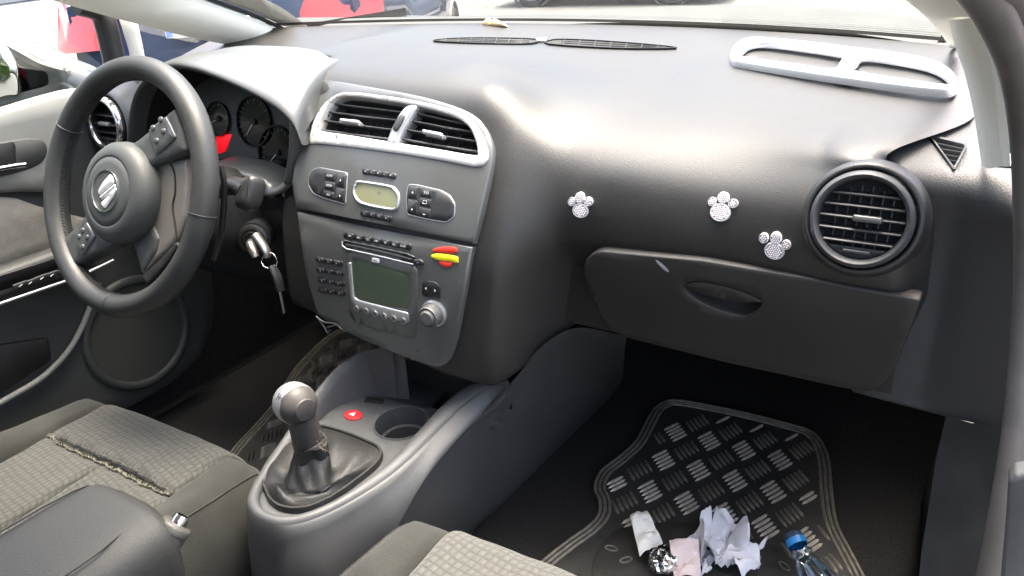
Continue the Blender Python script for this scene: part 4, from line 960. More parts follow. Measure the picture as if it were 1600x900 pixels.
mk('hub_skirt', *lathe([(.066, -.045), (.070, -.02), (.070, .0)], HF, 40), M['lower'], SW, 180)
# ================================================================== keys
KB = root('key_bunch', IG.pt(0, 0, .01), 'car key in the ignition with a split ring and second key hanging', 'keys')
M['keym'] = mat('worn_key_steel', (.42, .40, .36), .3, metal=.9, var=.2, vscale=80)
mk('ignition_key', *tube(cr([IG.pt(0, 0, 0), IG.pt(.001, -.001, .012), IG.pt(.006, -.010, .022), IG.pt(.010, -.019, .026)], 4), lambda t: .0055+.0015*math.sin(math.pi*t), 12, flat=.75), M['keym'], KB, 60)
kp = lambda px, py, d=-.075: onY(px, py, d)
mk('key_bow', *tube(cr([kp(398, 366), kp(404, 374), kp(412, 385), kp(417, 394), kp(418, 401)], 4), lambda t: .0085-.002*t, 12, flat=.6), M['keym'], KB, 60)
rc = kp(421, 407); mk('split_ring', *tube([rc+CR*(.0115*math.cos(a))+CD*(.0115*math.sin(a))+CW*.004*math.sin(a*2) for a in (2*math.pi*k/28 for k in range(28))], .0011, 8, closed=True), M['chrome'], KB, 60)
hk = mk('hanging_key', *tube(cr([kp(424, 415), kp(429, 424), kp(434, 436), kp(437, 448), kp(439, 455)], 4), lambda t: .0062+.002*math.sin(math.pi*t), 12, flat=.55), M['stalk'], KB, 60)
mk('key_blade', *tube([kp(437, 452), kp(440, 468), kp(444, 489)], .0024, 6, flat=.5), M['keym'], hk, 40)
# ================================================================== centre console
CON = root('centre_console', (0, -.1, .08), 'grey plastic centre console with gear lever opening and cup holder', 'centre console')
def ztray(x, y): return .318+.10*max(0, y+.14)**1.0*.45
STY = SurfZ(ztray, .32)
# outer edge of the rim, going from front left round the back to front right: px, py, z
RO = [(585, 543, .418), (556, 551, .402), (525, 573, .385), (500, 600, .365), (472, 638, .347), (440, 685, .335), (408, 733, .328), (390, 765, .325), (386, 785, .324), (398, 804, .324), (425, 816, .324), (455, 817, .324), (490, 808, .325), (530, 790, .326), (570, 767, .329), (610, 740, .334), (645, 709, .341), (675, 678, .350), (705, 646, .364), (738, 618, .384), (768, 601, .401), (796, 597, .412)]
RI = [(600, 556, .402), (566, 566, .386), (538, 588, .369), (513, 614, .351), (486, 650, .337), (455, 692, .330), (424, 736, .326), (408, 762, .325), (404, 780, .325), (412, 795, .325), (430, 803, .325), (455, 805, .325), (487, 797, .326), (524, 780, .327), (560, 757, .330), (596, 730, .335), (628, 700, .341), (657, 668, .350), (688, 634, .364), (722, 606, .383), (752, 592, .398), (780, 587, .408)]
RO3 = [onZ(*p) for p in RO]; RI3 = [onZ(*p) for p in RI]
for L_ in (RO3, RI3):
    L_.insert(0, L_[0]+(L_[0]-L_[1])*.9)
ro = cr(RO3, 5); ri = cr(RI3, 5)
rows = []
for i, (a, b) in enumerate(zip(ro, ri)):
    m = a.lerp(b, .5)+Vector((0, 0, .003))
    inn = Vector((b.x*.95, b.y, min(b.z-.012, ztray(b.x, b.y)-.01)))
    rows.append([a+Vector((0, 0, -.003)), a.lerp(b, .12)+Vector((0, 0, .001)), m, a.lerp(b, .88)+Vector((0, 0, .001)), b+Vector((0, 0, -.003)), b.lerp(inn, .5), inn])
V, Fc = grid(rows); mk('console_rim', V, Fc, M['console'], CON, 180)
# outer wall: rim -> crease (passenger side) or floor (driver side and back)
KP = [(455, 960, .035), (505, 945, .075), (552, 905, .090), (588, 868, .103), (612, 838, .115), (635, 798, .122), (662, 752, .127), (700, 703, .133), (742, 660, .145), (778, 636, .160), (792, 624, .168)]
K3 = []
for a in RO3[:12]:
    d = Vector((a.x, min(0, a.y+.12)*.8, 0)); d = d.normalized() if d.length > 1e-4 else Vector((0, -1, 0)); K3.append(Vector((a.x, a.y, .075))+d*.016)
K3 += [onX(*p) for p in KP]
kk = cr(K3, 5); rows = []
for i, (a, k) in enumerate(zip(ro, kk)):
    out = Vector((k.x-a.x, k.y-a.y, 0)); sgn = Vector((a.x, (a.y+.1)*.4, 0)); sgn = sgn.normalized() if sgn.length > 1e-4 else Vector((0, -1, 0))
    rows.append([a+Vector((0, 0, -.003)), a.lerp(k, .05)+sgn*.003]+[a.lerp(k, t)+sgn*.008*math.sin(math.pi*t) for t in (.15, .3, .45, .6, .75, .9)]+[k])
V, Fc = grid(rows); mk('console_wall', V, Fc, M['console'], CON, 180)
# tray with cup holder, gaiter opening
cupc = STY.uv(627, 661); cup = [(cupc[0]+.0405*math.cos(a), cupc[1]+.0405*math.sin(a)) for a in (2*math.pi*k/40 for k in range(40))]
GO = [(415, 770), (409, 752), (418, 728), (442, 700), (470, 676), (497, 670), (530, 677), (565, 690), (592, 703), (597, 716), (588, 732), (560, 755), (520, 783), (480, 800), (445, 800), (424, 788)]
gout = pxs(STY, [tuple(p) for p in cr(GO, 3, True)])
tray_out = [(p.x*.985, p.y) for p in ri if True]
tray = [(b.x, b.y) for b in cr([onZ(*p) for p in RI], 3)]
tray = [(t[0], min(t[1], .05)) for t in tray]
TR = patch('tray', clean(tray), STY, M['console'], CON, h=0, t=.01, bev=.001, res=.015, holes=[cup, gout], ht=.02)
# front pocket: dark deep bin in front of the cup holder
BINP = [(556, 606), (600, 572), (640, 577), (700, 590), (705, 606), (670, 640), (640, 633), (600, 622)]
b_ = ppatch('front_bin', [tuple(p) for p in rpoly(BINP, 8)], STY, M['btn'], CON, h=.0015, t=.004, bev=.0006)
mk('bin_back', [onY(600, 556, .05), onY(800, 590, .05), onY(800, 640, .05), onY(600, 622, .05)], [(0, 1, 2, 3)], M['lower'], CON, 0)
ppatch('blank_switch', [(573, 621), (600, 625), (597, 632), (569, 628)], STY, M['void'], TR, h=.0022, t=.003, bev=.0004)
# cup holder well
CF = Plane(STY.pt(*cupc), STY.nrm(*cupc), (0, 1, 0))
mk('cup_holder', *lathe([(.0435, .0005), (.0425, .0025), (.0405, .0015), (.0395, -.012), (.0385, -.030), (.0375, -.031), (.034, -.032), (.033, -.055), (0, -.056)], CF, 56), M['console'], CON, 35)
# hazard switch
M['hazred'] = mat('hazard_button_red', (.62, .025, .03), .3, coat=.4)
HZF = tangent(STY, 552, 650, (0, 1, 0)); hz = mk('hazard_button', *lathe([(.0150, .0), (.0150, .002), (.0138, .0032), (.0120, .0036), (.0118, .0030), (.0105, .0033), (0, .0036)], HZF, 36, 1.05, .80), M['hazred'], CON, 30)
mk('triangle_mark', [HZF.pt(-.006, -.003, .0042), HZF.pt(.005, -.004, .0042), HZF.pt(.0015, .0055, .0042)], [(0, 1, 2)], M['white'], hz, 0)
# right side panel of the tunnel, running forward under the dash
SP_ROWS = [
    [(588, 868, .102), (612, 838, .114), (635, 798, .121), (662, 752, .126), (700, 703, .132), (742, 660, .144), (804, 592, .188), (850, 538, .225), (905, 512, .245), (980, 526, .255)],
    [(640, 880, .095), (665, 842, .110), (700, 790, .118), (742, 730, .124), (790, 680, .132), (838, 640, .150), (862, 606, .168), (905, 550, .20), (945, 540, .21), (977, 541, .22)],
    [(690, 890, .085), (715, 848, .100), (755, 800, .108), (800, 750, .112), (845, 705, .118), (890, 662, .130), (915, 630, .145), (940, 590, .165), (960, 575, .17), (975, 565, .18)],
    [(715, 905, .070), (738, 834, .085), (780, 792, .090), (830, 744, .094), (880, 696, .098), (925, 652, .104), (945, 630, .112), (960, 612, .118), (968, 600, .124), (973, 590, .130)]]
rows = [cr([onX(*p) for p in r], 5) for r in SP_ROWS]
rows = [list(c) for c in zip(*[cr(list(c), 5) for c in zip(*rows)])]
V, Fc = grid(rows); mk('tunnel_side', V, Fc, M['console'], CON, 180)
rows = [[p for p in rows[-1]], [p+Vector((-.05, 0, -.06)) for p in rows[-1]]]
V, Fc = grid(rows); mk('tunnel_foot', V, Fc, M['carpet'], CON, 180)
# rear shelf of the console with a round dial
SR = Plane(onZ(470, 880, .235), (0, -.15, 1), (0, 1, 0))
ppatch('rear_shelf', [tuple(p) for p in rpoly([(395, 903), (435, 876), (450, 878), (500, 874), (560, 852), (606, 826), (612, 838), (560, 880), (520, 930), (420, 960)], 6)], SR, M['console'], CON, h=0, t=.03, bev=.003)
F_ = Plane(SR.pt(*SR.uv(450, 897), 0), SR.n, (0, 1, 0)); rd = mk('rear_dial', *lathe([(.027, .0), (.026, .006), (.021, .008), (.019, .006), (.012, .010), (0, .011)], F_, 36), M['slat'], CON, 40)
# ================================================================== gear lever
GL = root('gear_lever', STY.pt(0, -.2, 0), 'gear lever with worn grey ball knob and black leather gaiter', 'gear lever')
gin = offs(gout, .0035)
GC = Vector((sum(p[0] for p in gout)/len(gout), sum(p[1] for p in gout)/len(gout)))
ring = patch('gaiter_frame', offs(gout, -.0015), STY, M['gaiter'], GL, h=.009, t=.014, bev=.004, holes=[gin], ht=.012)
knob = onY(464, 632, -.215); neck = onY(482, 690, -.205); foot_ = onY(487, 700, -.206)
# gaiter: spreads from the frame to a slack column that hangs under the stick
N_ = len(gin); rows = []; lv = 26
colb = onZ(484, 757, .326); colb = Vector((colb.x, colb.y, ztray(colb.x, colb.y)+.010))
for j in range(lv+1):
    t = j/lv; r = []
    for i, p in enumerate(gin):
        a0 = math.atan2(p[1]-GC.y, p[0]-GC.x); base = STY.pt(p[0], p[1], .006); e_ = Vector((math.cos(a0), math.sin(a0), 0))
        rc_ = .030+.004*math.sin(2*a0+.6)
        if t < .5:
            q_ = t/.5; q = base.lerp(colb+e_*rc_, q_); q.z = base.z+.010*math.sin(math.pi*q_)*(1-.3*q_)+.006*q_**3
            fold = .55*math.sin(a0*4+1.0+q_*1.5)+.45*math.sin(a0*7-.5+q_*4); q.z += fold*.0075*math.sin(math.pi*min(1, q_*1.05))
            q += e_*fold*.004*q_
        else:
            q_ = (t-.5)/.5; c_ = colb.lerp(foot_, q_); rr2 = lerp(rc_, .0225, q_**.7)
            fold = .6*math.sin(a0*4+2.5-q_*2.4)+.4*math.sin(a0*7+1.5+q_*5)
            q = c_+e_*(rr2+fold*.0055*(1-q_)**.6*(.5+q_)); q.z += .006*(1-q_)+fold*.003*(1-q_)
        r.append(q)
    rows.append(r)
V, Fc = grid(rows, closed_u=True); mk('gaiter', V, Fc, M['gaiter'], GL, 180)
# slack flap on the passenger side, and the stitched collar
f1 = cr([onY(*p) for p in ((512, 694, -.20), (519, 730, -.20), (512, 765, -.215), (505, 775, -.22))], 5); f2 = cr([onY(*p) for p in ((472, 700, -.225), (459, 725, -.235), (462, 742, -.24), (500, 774, -.235))], 5)
rows = [[a.lerp(b, t)+Vector((.35, -.9, .1))*(.016*math.sin(math.pi*t)+.004*math.sin(3*math.pi*t+i*.2))*(1-.5*i/len(f1)) for t in (k/12 for k in range(13))] for i, (a, b) in enumerate(zip(f1, f2))]
V, Fc = grid(rows); mk('gaiter_fold', V, Fc, M['gaiter'], GL, 180)
M['worngrey'] = mat('worn_grey_grip', (.055, .051, .047), .5, spec=.45, bump2=.06, b2scale=60, var=.3, vscale=25, rvar=.1)
M['satin'] = mat('satin_silver_cap', (.40, .41, .42), .33, metal=.6, var=.05)
mk('stem', *tube(cr([foot_+Vector((0, 0, -.012)), onY(486, 699, -.205), neck, onY(476, 668, -.208), knob], 5), lambda t: .0215+.0015*math.sin(t*4)-.002*t, 20), M['worngrey'], GL, 180)
KN2 = Plane(knob, CR*.70+CD*.22-CW*.68)
kb = mk('knob', *lathe([(0, .0255), (.011, .0240), (.0142, .0232), (.0150, .0205), (.0215, .0155), (.0255, .009), (.0268, .0035), (.0262, .0030)], KN2, 48), M['worngrey'], GL, 35)
mk('knob_cap', *lathe([(.0262, .0035), (.0274, .0025), (.0279, -.001), (.0277, -.012), (.0262, -.018), (.0222, -.0245), (.015, -.0300), (.007, -.0325), (0, -.0330)], KN2, 48), M['satin'], GL, 180)
_kn = (CR*-.58-CD*.42-CW*.70).normalized(); KT = Plane(knob+_kn*.0288, _kn, (0, .3, 1))
for (a, b) in (((-.006, -.005), (-.006, .005)), ((0, -.005), (0, .005)), ((.006, -.005), (.006, .005)), ((-.006, 0), (.006, 0))):
    mk('shift_pattern', *tube([KT.pt(a[0], a[1], .0004-abs(a[0])*.12), KT.pt(b[0], b[1], .0004-abs(b[0])*.12)], .00045, 4), M['black'], kb, 0)
for k, ch in enumerate('135'): lettering('shift_number', ch, .004, KT, -.0006, M['black'], kb, u=-.006+.006*k, v=.0078)
for k, ch in enumerate('24R'): lettering('shift_number', ch, .004, KT, -.0006, M['black'], kb, u=-.006+.006*k, v=-.0075)
# loose threads where the gaiter has come unstitched
rng = random.Random(5); V, Fc = [], []
for k in range(34):
    p = onY(lerp(500, 510, rng.random()), lerp(672, 702, rng.random()), -.225+.01*rng.random()); d = Vector((rng.gauss(0, 1), rng.gauss(0, 1), rng.gauss(0, 1)))*.0028
    v_, f_ = tube([p-d, p+Vector((.001, -.002, .001)), p+d], .00018, 3); V, Fc = join((V, Fc), (v_, f_)) if V else (v_, f_)
mk('frayed_thread', V, Fc, mat('thread', (.14, .12, .10), .9), GL, 0, kind='stuff')
# ================================================================== armrest and handbrake
ARM = root('armrest', (0, -.7, .38), 'padded grey leather centre armrest at the lower left corner', 'armrest')
M['armleather'] = mat('armrest_leather', (.031, .031, .027), .58, grain=.4, gscale=650, bump2=.10, b2scale=18, var=.14, vscale=10, rvar=.05)
rows = []
for k in range(28):
    t = k/27; y = lerp(-.452, -1.0, t**1.5); s_ = min(1, (t/.10+.02))**.45; zt = .478-.03*(1-s_)-.012*sm(-.6, -.95, y)
    rows.append([Vector((.000+.083*s_*math.copysign(abs(math.cos(a))**.55, math.cos(a)), y, .425+(zt-.425)*(1 if math.sin(a) > 0 else 1.0)*math.copysign(abs(math.sin(a))**.6, math.sin(a)))) for a in (2*math.pi*i/40 for i in range(40))])
V, Fc = grid(rows, closed_u=True); Fc.append(tuple(range(40))); mk('cushion', V, Fc, M['armleather'], ARM, 180)
V, Fc = tube(cr([Vector((.058, -.99, .4730)), Vector((.058, -.60, .4775)), Vector((.054, -.52, .4765)), Vector((.03, -.478, .470)), Vector((-.03, -.478, .470)), Vector((-.06, -.52, .4765)), Vector((-.062, -.99, .4735))], 6), .0011, 6); mk('seam', V, Fc, M['armleather'], ARM, 60)
mk('hinge_block', *box_geo(Plane((0, -.85, .30), (0, 0, 1), (0, 1, 0)), -.05, .05, -.1, .1, -.15, .10), M['lower'], ARM, 0)
HB = root('handbrake', (.05, -.5, .30), 'handbrake lever with chrome button beside the armrest', 'handbrake')
h0, h1, h2 = onZ(235, 885, .425), onZ(262, 838, .445), onZ(275, 823, .452)
M['hbgrip'] = mat('handbrake_leather', (.09, .085, .072), .45, grain=.4, gscale=500, var=.15, vscale=20)
dh = (h2-h0).normalized()
mk('grip', *tube(cr([h0-dh*.09-Vector((0, 0, .03)), h0, h1, h2], 5), lambda t: .0165+.0015*math.sin(3*t), 20), M['hbgrip'], HB, 50)
FB = Plane(h2, dh); mk('release_button', *lathe([(.0085, -.002), (.0088, .008), (.0078, .0125), (.005, .0135), (0, .0138)], FB, 24), M['chrome'], HB, 40)
mk('collar', *lathe([(.0168, -.006), (.0172, -.001), (.0150, .003), (.009, .0035)], FB, 28), M['hbgrip'], HB, 60)
mk('lever', *tube([h0-dh*.09-Vector((0, 0, .03)), Vector((.04, -.72, .26))], .012, 10), M['black'], HB, 60)
# ================================================================== seats
def weave_mat(name, c1, c2, cell, rotz=0):
    m = mat(name, c1, .95, spec=.15, sheen=.15); nt = m.node_tree; N = nt.nodes; L = nt.links; b = N['Principled BSDF']
    tc = N.new('ShaderNodeTexCoord'); mp = N.new('ShaderNodeMapping'); mp.inputs['Rotation'].default_value = (0, 0, rotz); L.new(tc.outputs['Object'], mp.inputs[0])
    nz = N.new('ShaderNodeTexNoise'); nz.inputs['Scale'].default_value = 30; L.new(tc.outputs['Object'], nz.inputs['Vector'])
    ad = N.new('ShaderNodeMix'); ad.data_type = 'RGBA'; ad.blend_type = 'LINEAR_LIGHT'; ad.inputs[0].default_value = .0022; L.new(mp.outputs[0], ad.inputs[6]); L.new(nz.outputs['Color'], ad.inputs[7])
    sx = N.new('ShaderNodeSeparateXYZ'); L.new(ad.outputs[2], sx.inputs[0])
    def M_(op, a, bb=None):
        n = N.new('ShaderNodeMath'); n.operation = op
        for i, q in enumerate((a, bb)):
            if q is None: continue
            if isinstance(q, (int, float)): n.inputs[i].default_value = q
            else: L.new(q, n.inputs[i])
        return n.outputs[0]
    # the weave follows the cloth over the front edge, so depth uses y minus z
    k = math.pi/cell
    yz = M_('SUBTRACT', sx.outputs[1], sx.outputs[2])
    a = M_('ABSOLUTE', M_('SINE', M_('MULTIPLY', sx.outputs[0], k))); c = M_('ABSOLUTE', M_('SINE', M_('MULTIPLY', yz, k)))
    f = M_('MULTIPLY', M_('POWER', a, .6), M_('POWER', c, .6))
    chk = M_('MULTIPLY', M_('SINE', M_('MULTIPLY', sx.outputs[0], k)), M_('SINE', M_('MULTIPLY', yz, k)))
    n2 = N.new('ShaderNodeTexNoise'); n2.inputs['Scale'].default_value = 14; n2.inputs['Detail'].default_value = 6; L.new(tc.outputs['Object'], n2.inputs['Vector'])
    f2 = M_('MULTIPLY', M_('ADD', M_('MULTIPLY', f, .8), M_('MULTIPLY', chk, .12)), M_('ADD', M_('MULTIPLY', n2.outputs['Fac'], .7), .65))
    mx = N.new('ShaderNodeMix'); mx.data_type = 'RGBA'; mx.inputs[6].default_value = (*c2, 1); mx.inputs[7].default_value = (*c1, 1); L.new(f2, mx.inputs[0]); L.new(mx.outputs[2], b.inputs['Base Color'])
    n3 = N.new('ShaderNodeTexNoise'); n3.inputs['Scale'].default_value = 1500; L.new(tc.outputs['Object'], n3.inputs['Vector'])
    bp = N.new('ShaderNodeBump'); bp.inputs['Strength'].default_value = .7; bp.inputs['Distance'].default_value = .002; L.new(M_('ADD', f, M_('MULTIPLY', n3.outputs['Fac'], .35)), bp.inputs['Height']); L.new(bp.outputs[0], b.inputs['Normal'])
    return m
M['weave'] = weave_mat('woven_seat_cloth', (.094, .093, .081), (.046, .046, .040), .0092, math.radians(8))
M['seatdk'] = mat('dark_seat_cloth', (.032, .032, .027), .92, spec=.15, sheen=.15, bump2=.5, b2scale=800, var=.25, vscale=14)
M['foam'] = mat('seat_foam', (.022, .02, .015), 1, spec=0, bump2=.6, b2scale=200)
def seat(name, label, cx, yf, z0, hw, mats, rip=True, depth=.48):
    r = root(name, (cx, yf-.25, .08), label, 'car seat', 'front seats')
    ow = hw+.085
    def zs(x, y):
        # cushion crown, bolster rise, rounded front
        u = abs(x)/hw; f = (yf-y)
        z = z0 - .012*sm(.05, .35, f) - .006*u*u + .0042*noise.noise(Vector((x*9, y*7, cx*10)))+.0018*noise.noise(Vector((x*25, y*25, cx*10)))
        z -= .055*max(0, 1-f/.05)**2.2
        if u > 1:
            q = (abs(x)-hw)/(ow-hw); z += (.030*sm(.02, .30, f)+.004)*math.sin(math.pi*min(1, q*.9))-.05*max(0, q-.55)**2*4
        return z
    def piece(nm, x0, x1, y0f, y1f, nx, ny, m, h=0, edge=True):
        rows = []
        for j in range(ny+1):
            t = j/ny; row = []
            for i in range(nx+1):
                s_ = i/nx; x = lerp(x0, x1, s_); a, b = y0f(x), y1f(x); y = lerp(a, b, t)
                e = min(1, min(s_*(x1-x0), (1-s_)*(x1-x0), t*(a-b), (1-t)*(a-b))/.010) if edge else 1
                row.append(Vector((cx+x, y, zs(x, y)-.006*(1-e)**2+h)))
            rows.append(row)
        V, Fc = grid(rows)
        # turn the rim down
        n = nx+1; loop = [i for i in range(n)]+[j*n+nx for j in range(1, ny+1)]+[ny*n+i for i in range(nx-1, -1, -1)]+[j*n for j in range(ny-1, 0, -1)]
        o = len(V); V += [V[i]+Vector((0, 0, -.02)) for i in loop]; Fc += [(loop[k], loop[(k+1) % len(loop)], o+(k+1) % len(loop), o+k) for k in range(len(loop))]
        return mk(nm, V, Fc, m, r, 180)
    rng = random.Random(11)
    ph = [rng.uniform(0, 6) for _ in range(6)]
    sy = yf-.137
    jag = lambda x: .0009*math.sin(x*180+ph[0])+.0005*math.sin(x*420+ph[1])+.0003*math.sin(x*900+ph[2])
    open_ = lambda x: .0015+(.0052*sm(-hw, -hw*.7, x)*(1-.55*sm(hw*.6, hw, x))) if rip else .001
    front = lambda x: yf - .020*(x/hw)**2
    piece('front_cushion', -hw, hw, lambda x: front(x)+.028, lambda x: sy+open_(x)+jag(x), 60, 26, mats[0])
    piece('rear_cushion', -hw, 0, lambda x: sy-open_(x)+jag(x+.3), lambda x: yf-depth, 40, 30, mats[0])
    piece('rear_cushion', 0.0012, hw, lambda x: sy-open_(x)+jag(x+.3), lambda x: yf-depth, 40, 30, mats[0])
    if rip:
        rows = [[Vector((cx+x, y, zs(x, y)-.013)) for x in (lerp(-hw, hw, i/20) for i in range(21))] for y in (sy+.02, sy, sy-.02)]
        V, Fc = grid(rows); mk('foam', V, Fc, M['foam'], r, 180)
        V, Fc = [], []
        for k in range(900):
            x = rng.uniform(-hw*.98, hw*.98); sd = rng.choice((-1, 1)); y = sy+sd*(open_(x)+.0006)+jag(x if sd > 0 else x+.3); p = Vector((cx+x, y, zs(x, y)-.001))
            d = Vector((rng.gauss(0, .6), -sd*rng.uniform(.2, 1.1), rng.uniform(-.2, .8)))*rng.uniform(.002, .0055)
            v_, f_ = tube([p, p+d*.6+Vector((0, 0, .0006)), p+d], .00017, 3); V, Fc = join((V, Fc), (v_, f_)) if V else (v_, f_)
        mk('frayed_threads', V, Fc, mat('seat_thread', (.30, .29, .23), .95), r, 0, kind='stuff')
    for s in (-1, 1):
        rows = []
        for k in range(34):
            y = lerp(yf+.020, yf-depth, k/33); row = []
            sh = .045*max(0, 1-(yf+.02-y)/.09)**2
            for q in (0, .06, .15, .3, .45, .6, .75, .86, .95, 1.0):
                x = hw+.0015+(ow-hw-.006-sh*.6)*q; z = zs(s*(hw+1e-4+(ow-hw)*q), y)-(.008 if q == 0 else 0)-sh*.6; row.append(Vector((cx+s*x, y-sh*.2, z)))
            b = row[-1]; row += [b+Vector((s*.004, 0, -.02)), b+Vector((s*.004, 0, -.07)), b+Vector((-s*.004, 0, -.15)), Vector((b.x-s*.02, b.y, .10))]
            rows.append(row)
        V, Fc = grid(rows); V = V; n = len(rows[0]); Fc.append(tuple(range(n))); mk('side_bolster', V, Fc, M['seatdk'], r, 180)
        pp = [rows[k][6]+Vector((0, 0, .0006)) for k in range(0, 34)]
        mk('bolster_seam', *tube(pp, .0012, 6), M['seatdk'], r, 60)
    rows = []
    for x in (lerp(-ow+.02, ow-.02, i/24) for i in range(25)):
        f = front(min(hw, max(-hw, x)))+.024; rows.append([Vector((cx+x, f-.004, zs(min(hw, max(-hw, x)), f)-.004)), Vector((cx+x, f+.006, z0-.10)), Vector((cx+x, f-.01, z0-.16)), Vector((cx+x, f-.05, .10))])
    V, Fc = grid(rows); mk('front_valance', V, Fc, M['seatdk'], r, 180)
    # backrest (out of the frame, it shades the cushion)
    rows = []
    for k in range(16):
        t = k/15; z = lerp(z0-.02, z0+.60, t); y = yf-depth-.02-.20*t; w = (ow)*(1-.12*t*t)
        rows.append([Vector((cx+w*math.copysign(abs(math.cos(a))**.6, math.cos(a)), y+.06*math.copysign(abs(math.sin(a))**.6, math.sin(a))-.05, z)) for a in (2*math.pi*i/28 for i in range(28))])
    V, Fc = grid(rows, closed_u=True); Fc.append(tuple(15*28+i for i in range(28))); mk('backrest', V, Fc, M['seatdk'], r, 180)
    return r
seat('car_seat', 'driver seat in patterned grey cloth with a torn seam across the cushion', -.318, -.187, .322, .152, (M['weave'],))
M['weave2'] = weave_mat('woven_seat_cloth_light', (.105, .104, .094), (.062, .061, .055), .0092, math.radians(8))
seat('car_seat', 'passenger seat in pale patterned cloth, front edge at the bottom of the picture', .420, -.222, .388, .155, (M['weave2'],), rip=False)
# ---------------------------------------------------------------- dashboard end, corner vent, defroster slots
_zt, _yt = [.60, .66, .70, .725, .745, .758, .770, .780, .792, .80], [0, -.003, -.012, -.024, -.026, -.010, .024, .070, .145, .185]
def yend(x, z): return .108+sum(interp(z+d_, _zt, _yt) for d_ in (-.016, -.008, 0, .008, .016))/5 - .45*max(0, x-.699)*(1-sm(.72, .78, z))
SE = SurfY(yend, .09)
EP = [(1372, 168), (1392, 150), (1450, 138), (1518, 128), (1540, 258), (1604, 262), (1604, 400), (1604, 560), (1600, 680), (1530, 664), (1478, 652), (1400, 632), (1330, 613), (1330, 596), (1420, 500), (1420, 420), (1405, 350), (1388, 290), (1378, 232), (1370, 190)]
tri = [(1450, 213), (1508, 226), (1511, 232), (1493, 266), (1489, 267)]
trih = pxs(SE, [tuple(p) for p in rpoly([(1456, 217), (1505, 229), (1506, 232), (1490, 262)], 2)])
M['endp'] = mat('end_panel_plastic', (.040, .041, .042), .48, spec=.45, grain=.4, gscale=900, var=.08, vscale=10)
ep = ppatch('dash_end_panel', EP, SE, M['endp'], DASH, r=6, h=0, t=.02, bev=.002, res=.008, holes=[trih], ht=.015)
cvt = patch('corner_vent', pxs(SE, [tuple(p) for p in rpoly(tri, 4)]), SE, M['endp'], DASH, h=.003, t=.003, bev=.001, holes=[trih], ht=.01)
V, Fc = patch_geo(offs(trih, -.001), SE, h=-.012, t=.001, bev=0); mk('recess', V, Fc, M['void'], cvt, 0)
for a, b in (((1461, 224), (1507, 234)), ((1467, 233), (1503, 239)), ((1473, 242), (1499, 246)), ((1479, 250), (1496, 253)), ((1484, 257), (1493, 259))): slat_between(a, b, SE, cvt, depth=.008, th=.0014, h=.0008, m=M['paint'])
for P, n in (([(677, 65), (715, 61.5), (770, 61), (836, 63), (830, 69.5), (760, 69.5), (700, 67.5)], 8), ([(866, 63.5), (910, 64), (960, 67), (1010, 71), (1053, 75.5), (1046, 77.5), (960, 77), (858, 70.5)], 8)):
    g = ppatch('defroster_slot', [tuple(p) for p in cr(P, 3, True)], ST, M['void'], DASH, h=.0012, t=.002, bev=0)
    uv = pxs(ST, [tuple(p) for p in cr(P, 3, True)]); V, Fc = tube([ST.pt(u, v, .0022) for u, v in uv], .0012, 6, closed=True); mk('slot_frame', V, Fc, M['dash'], g, 60)
    L_, R_ = Vector(P[0]), Vector(P[4] if n and len(P) > 7 else P[3])
    for f in (.34, .67):
        top = [p for p in P[:4]]; pts = []
        for k in range(9):
            t = .06+.88*k/8; x = lerp(P[0][0], max(p[0] for p in P), t)
            up = [p for p in P if True]; xs0 = sorted(P[:5] if len(P) > 7 else P[:4]); xs1 = sorted([P[0] if len(P) == 7 else P[-1]]+list(P[5:] if len(P) > 7 else P[4:]))
            ya = np.interp(x, [p[0] for p in xs0], [p[1] for p in xs0]); yb = np.interp(x, [p[0] for p in xs1], [p[1] for p in xs1]); pts.append(ST.pt(*ST.uv(x, lerp(ya, yb, f)), .002))
        mk('slat', *tube(pts, .0010, 5), M['dash'], g, 60)
    for k in range(1, n):
        x = lerp(min(p[0] for p in P), max(p[0] for p in P), k/n); xs0 = sorted(P[:5] if len(P) > 7 else P[:4]); xs1 = sorted([P[0] if len(P) == 7 else P[-1]]+list(P[5:] if len(P) > 7 else P[4:]))
        ya = np.interp(x, [p[0] for p in xs0], [p[1] for p in xs0]); yb = np.interp(x, [p[0] for p in xs1], [p[1] for p in xs1])
        mk('slat', *tube([ST.pt(*ST.uv(x, ya), .0018), ST.pt(*ST.uv(x-3, yb), .0018)], .0009, 5), M['dash'], g, 60)
ppatch('light_sensor', [(839, 61), (857, 61.5), (853, 67), (836, 66.5)], ST, M['paint'], DASH, r=2, h=.004, t=.005, bev=.001)
# ================================================================== loose silver vent frame lying on the dash
TF = tangent(ST, 1320, 108, (0, 1, 0)); TF = Plane(TF.o+TF.n*.006, TF.n, (0, 1, 0))
outer = [(1141, 92), (1147, 78), (1160, 69), (1185, 65), (1250, 71), (1330, 81), (1400, 90), (1450, 100), (1481, 113), (1495, 132), (1492, 145), (1472, 148), (1400, 140), (1320, 129), (1240, 117), (1160, 104), (1145, 100)]
h1_ = [(1156, 93), (1162, 83), (1175, 75), (1200, 73), (1260, 80), (1310, 88), (1318, 92), (1312, 104), (1300, 115), (1240, 107), (1165, 96)]
h2_ = [(1332, 117), (1340, 103), (1352, 94), (1400, 100), (1445, 109), (1470, 119), (1484, 132), (1483, 139), (1470, 140), (1400, 130)]
tf = patch('vent_trim_frame', pxs(TF, [tuple(p) for p in cr(outer, 4, True)]), TF, mat('matt_silver_frame', (.92, .92, .92), .40, metal=.85, var=.04), None, h=.008, t=.009, bev=.0022, holes=[pxs(TF, [tuple(p) for p in cr(h1_, 4, True)]), pxs(TF, [tuple(p) for p in cr(h2_, 4, True)])], ht=.008)
tag(tf, 'loose silver double vent frame lying on the dashboard top', 'vent frame')
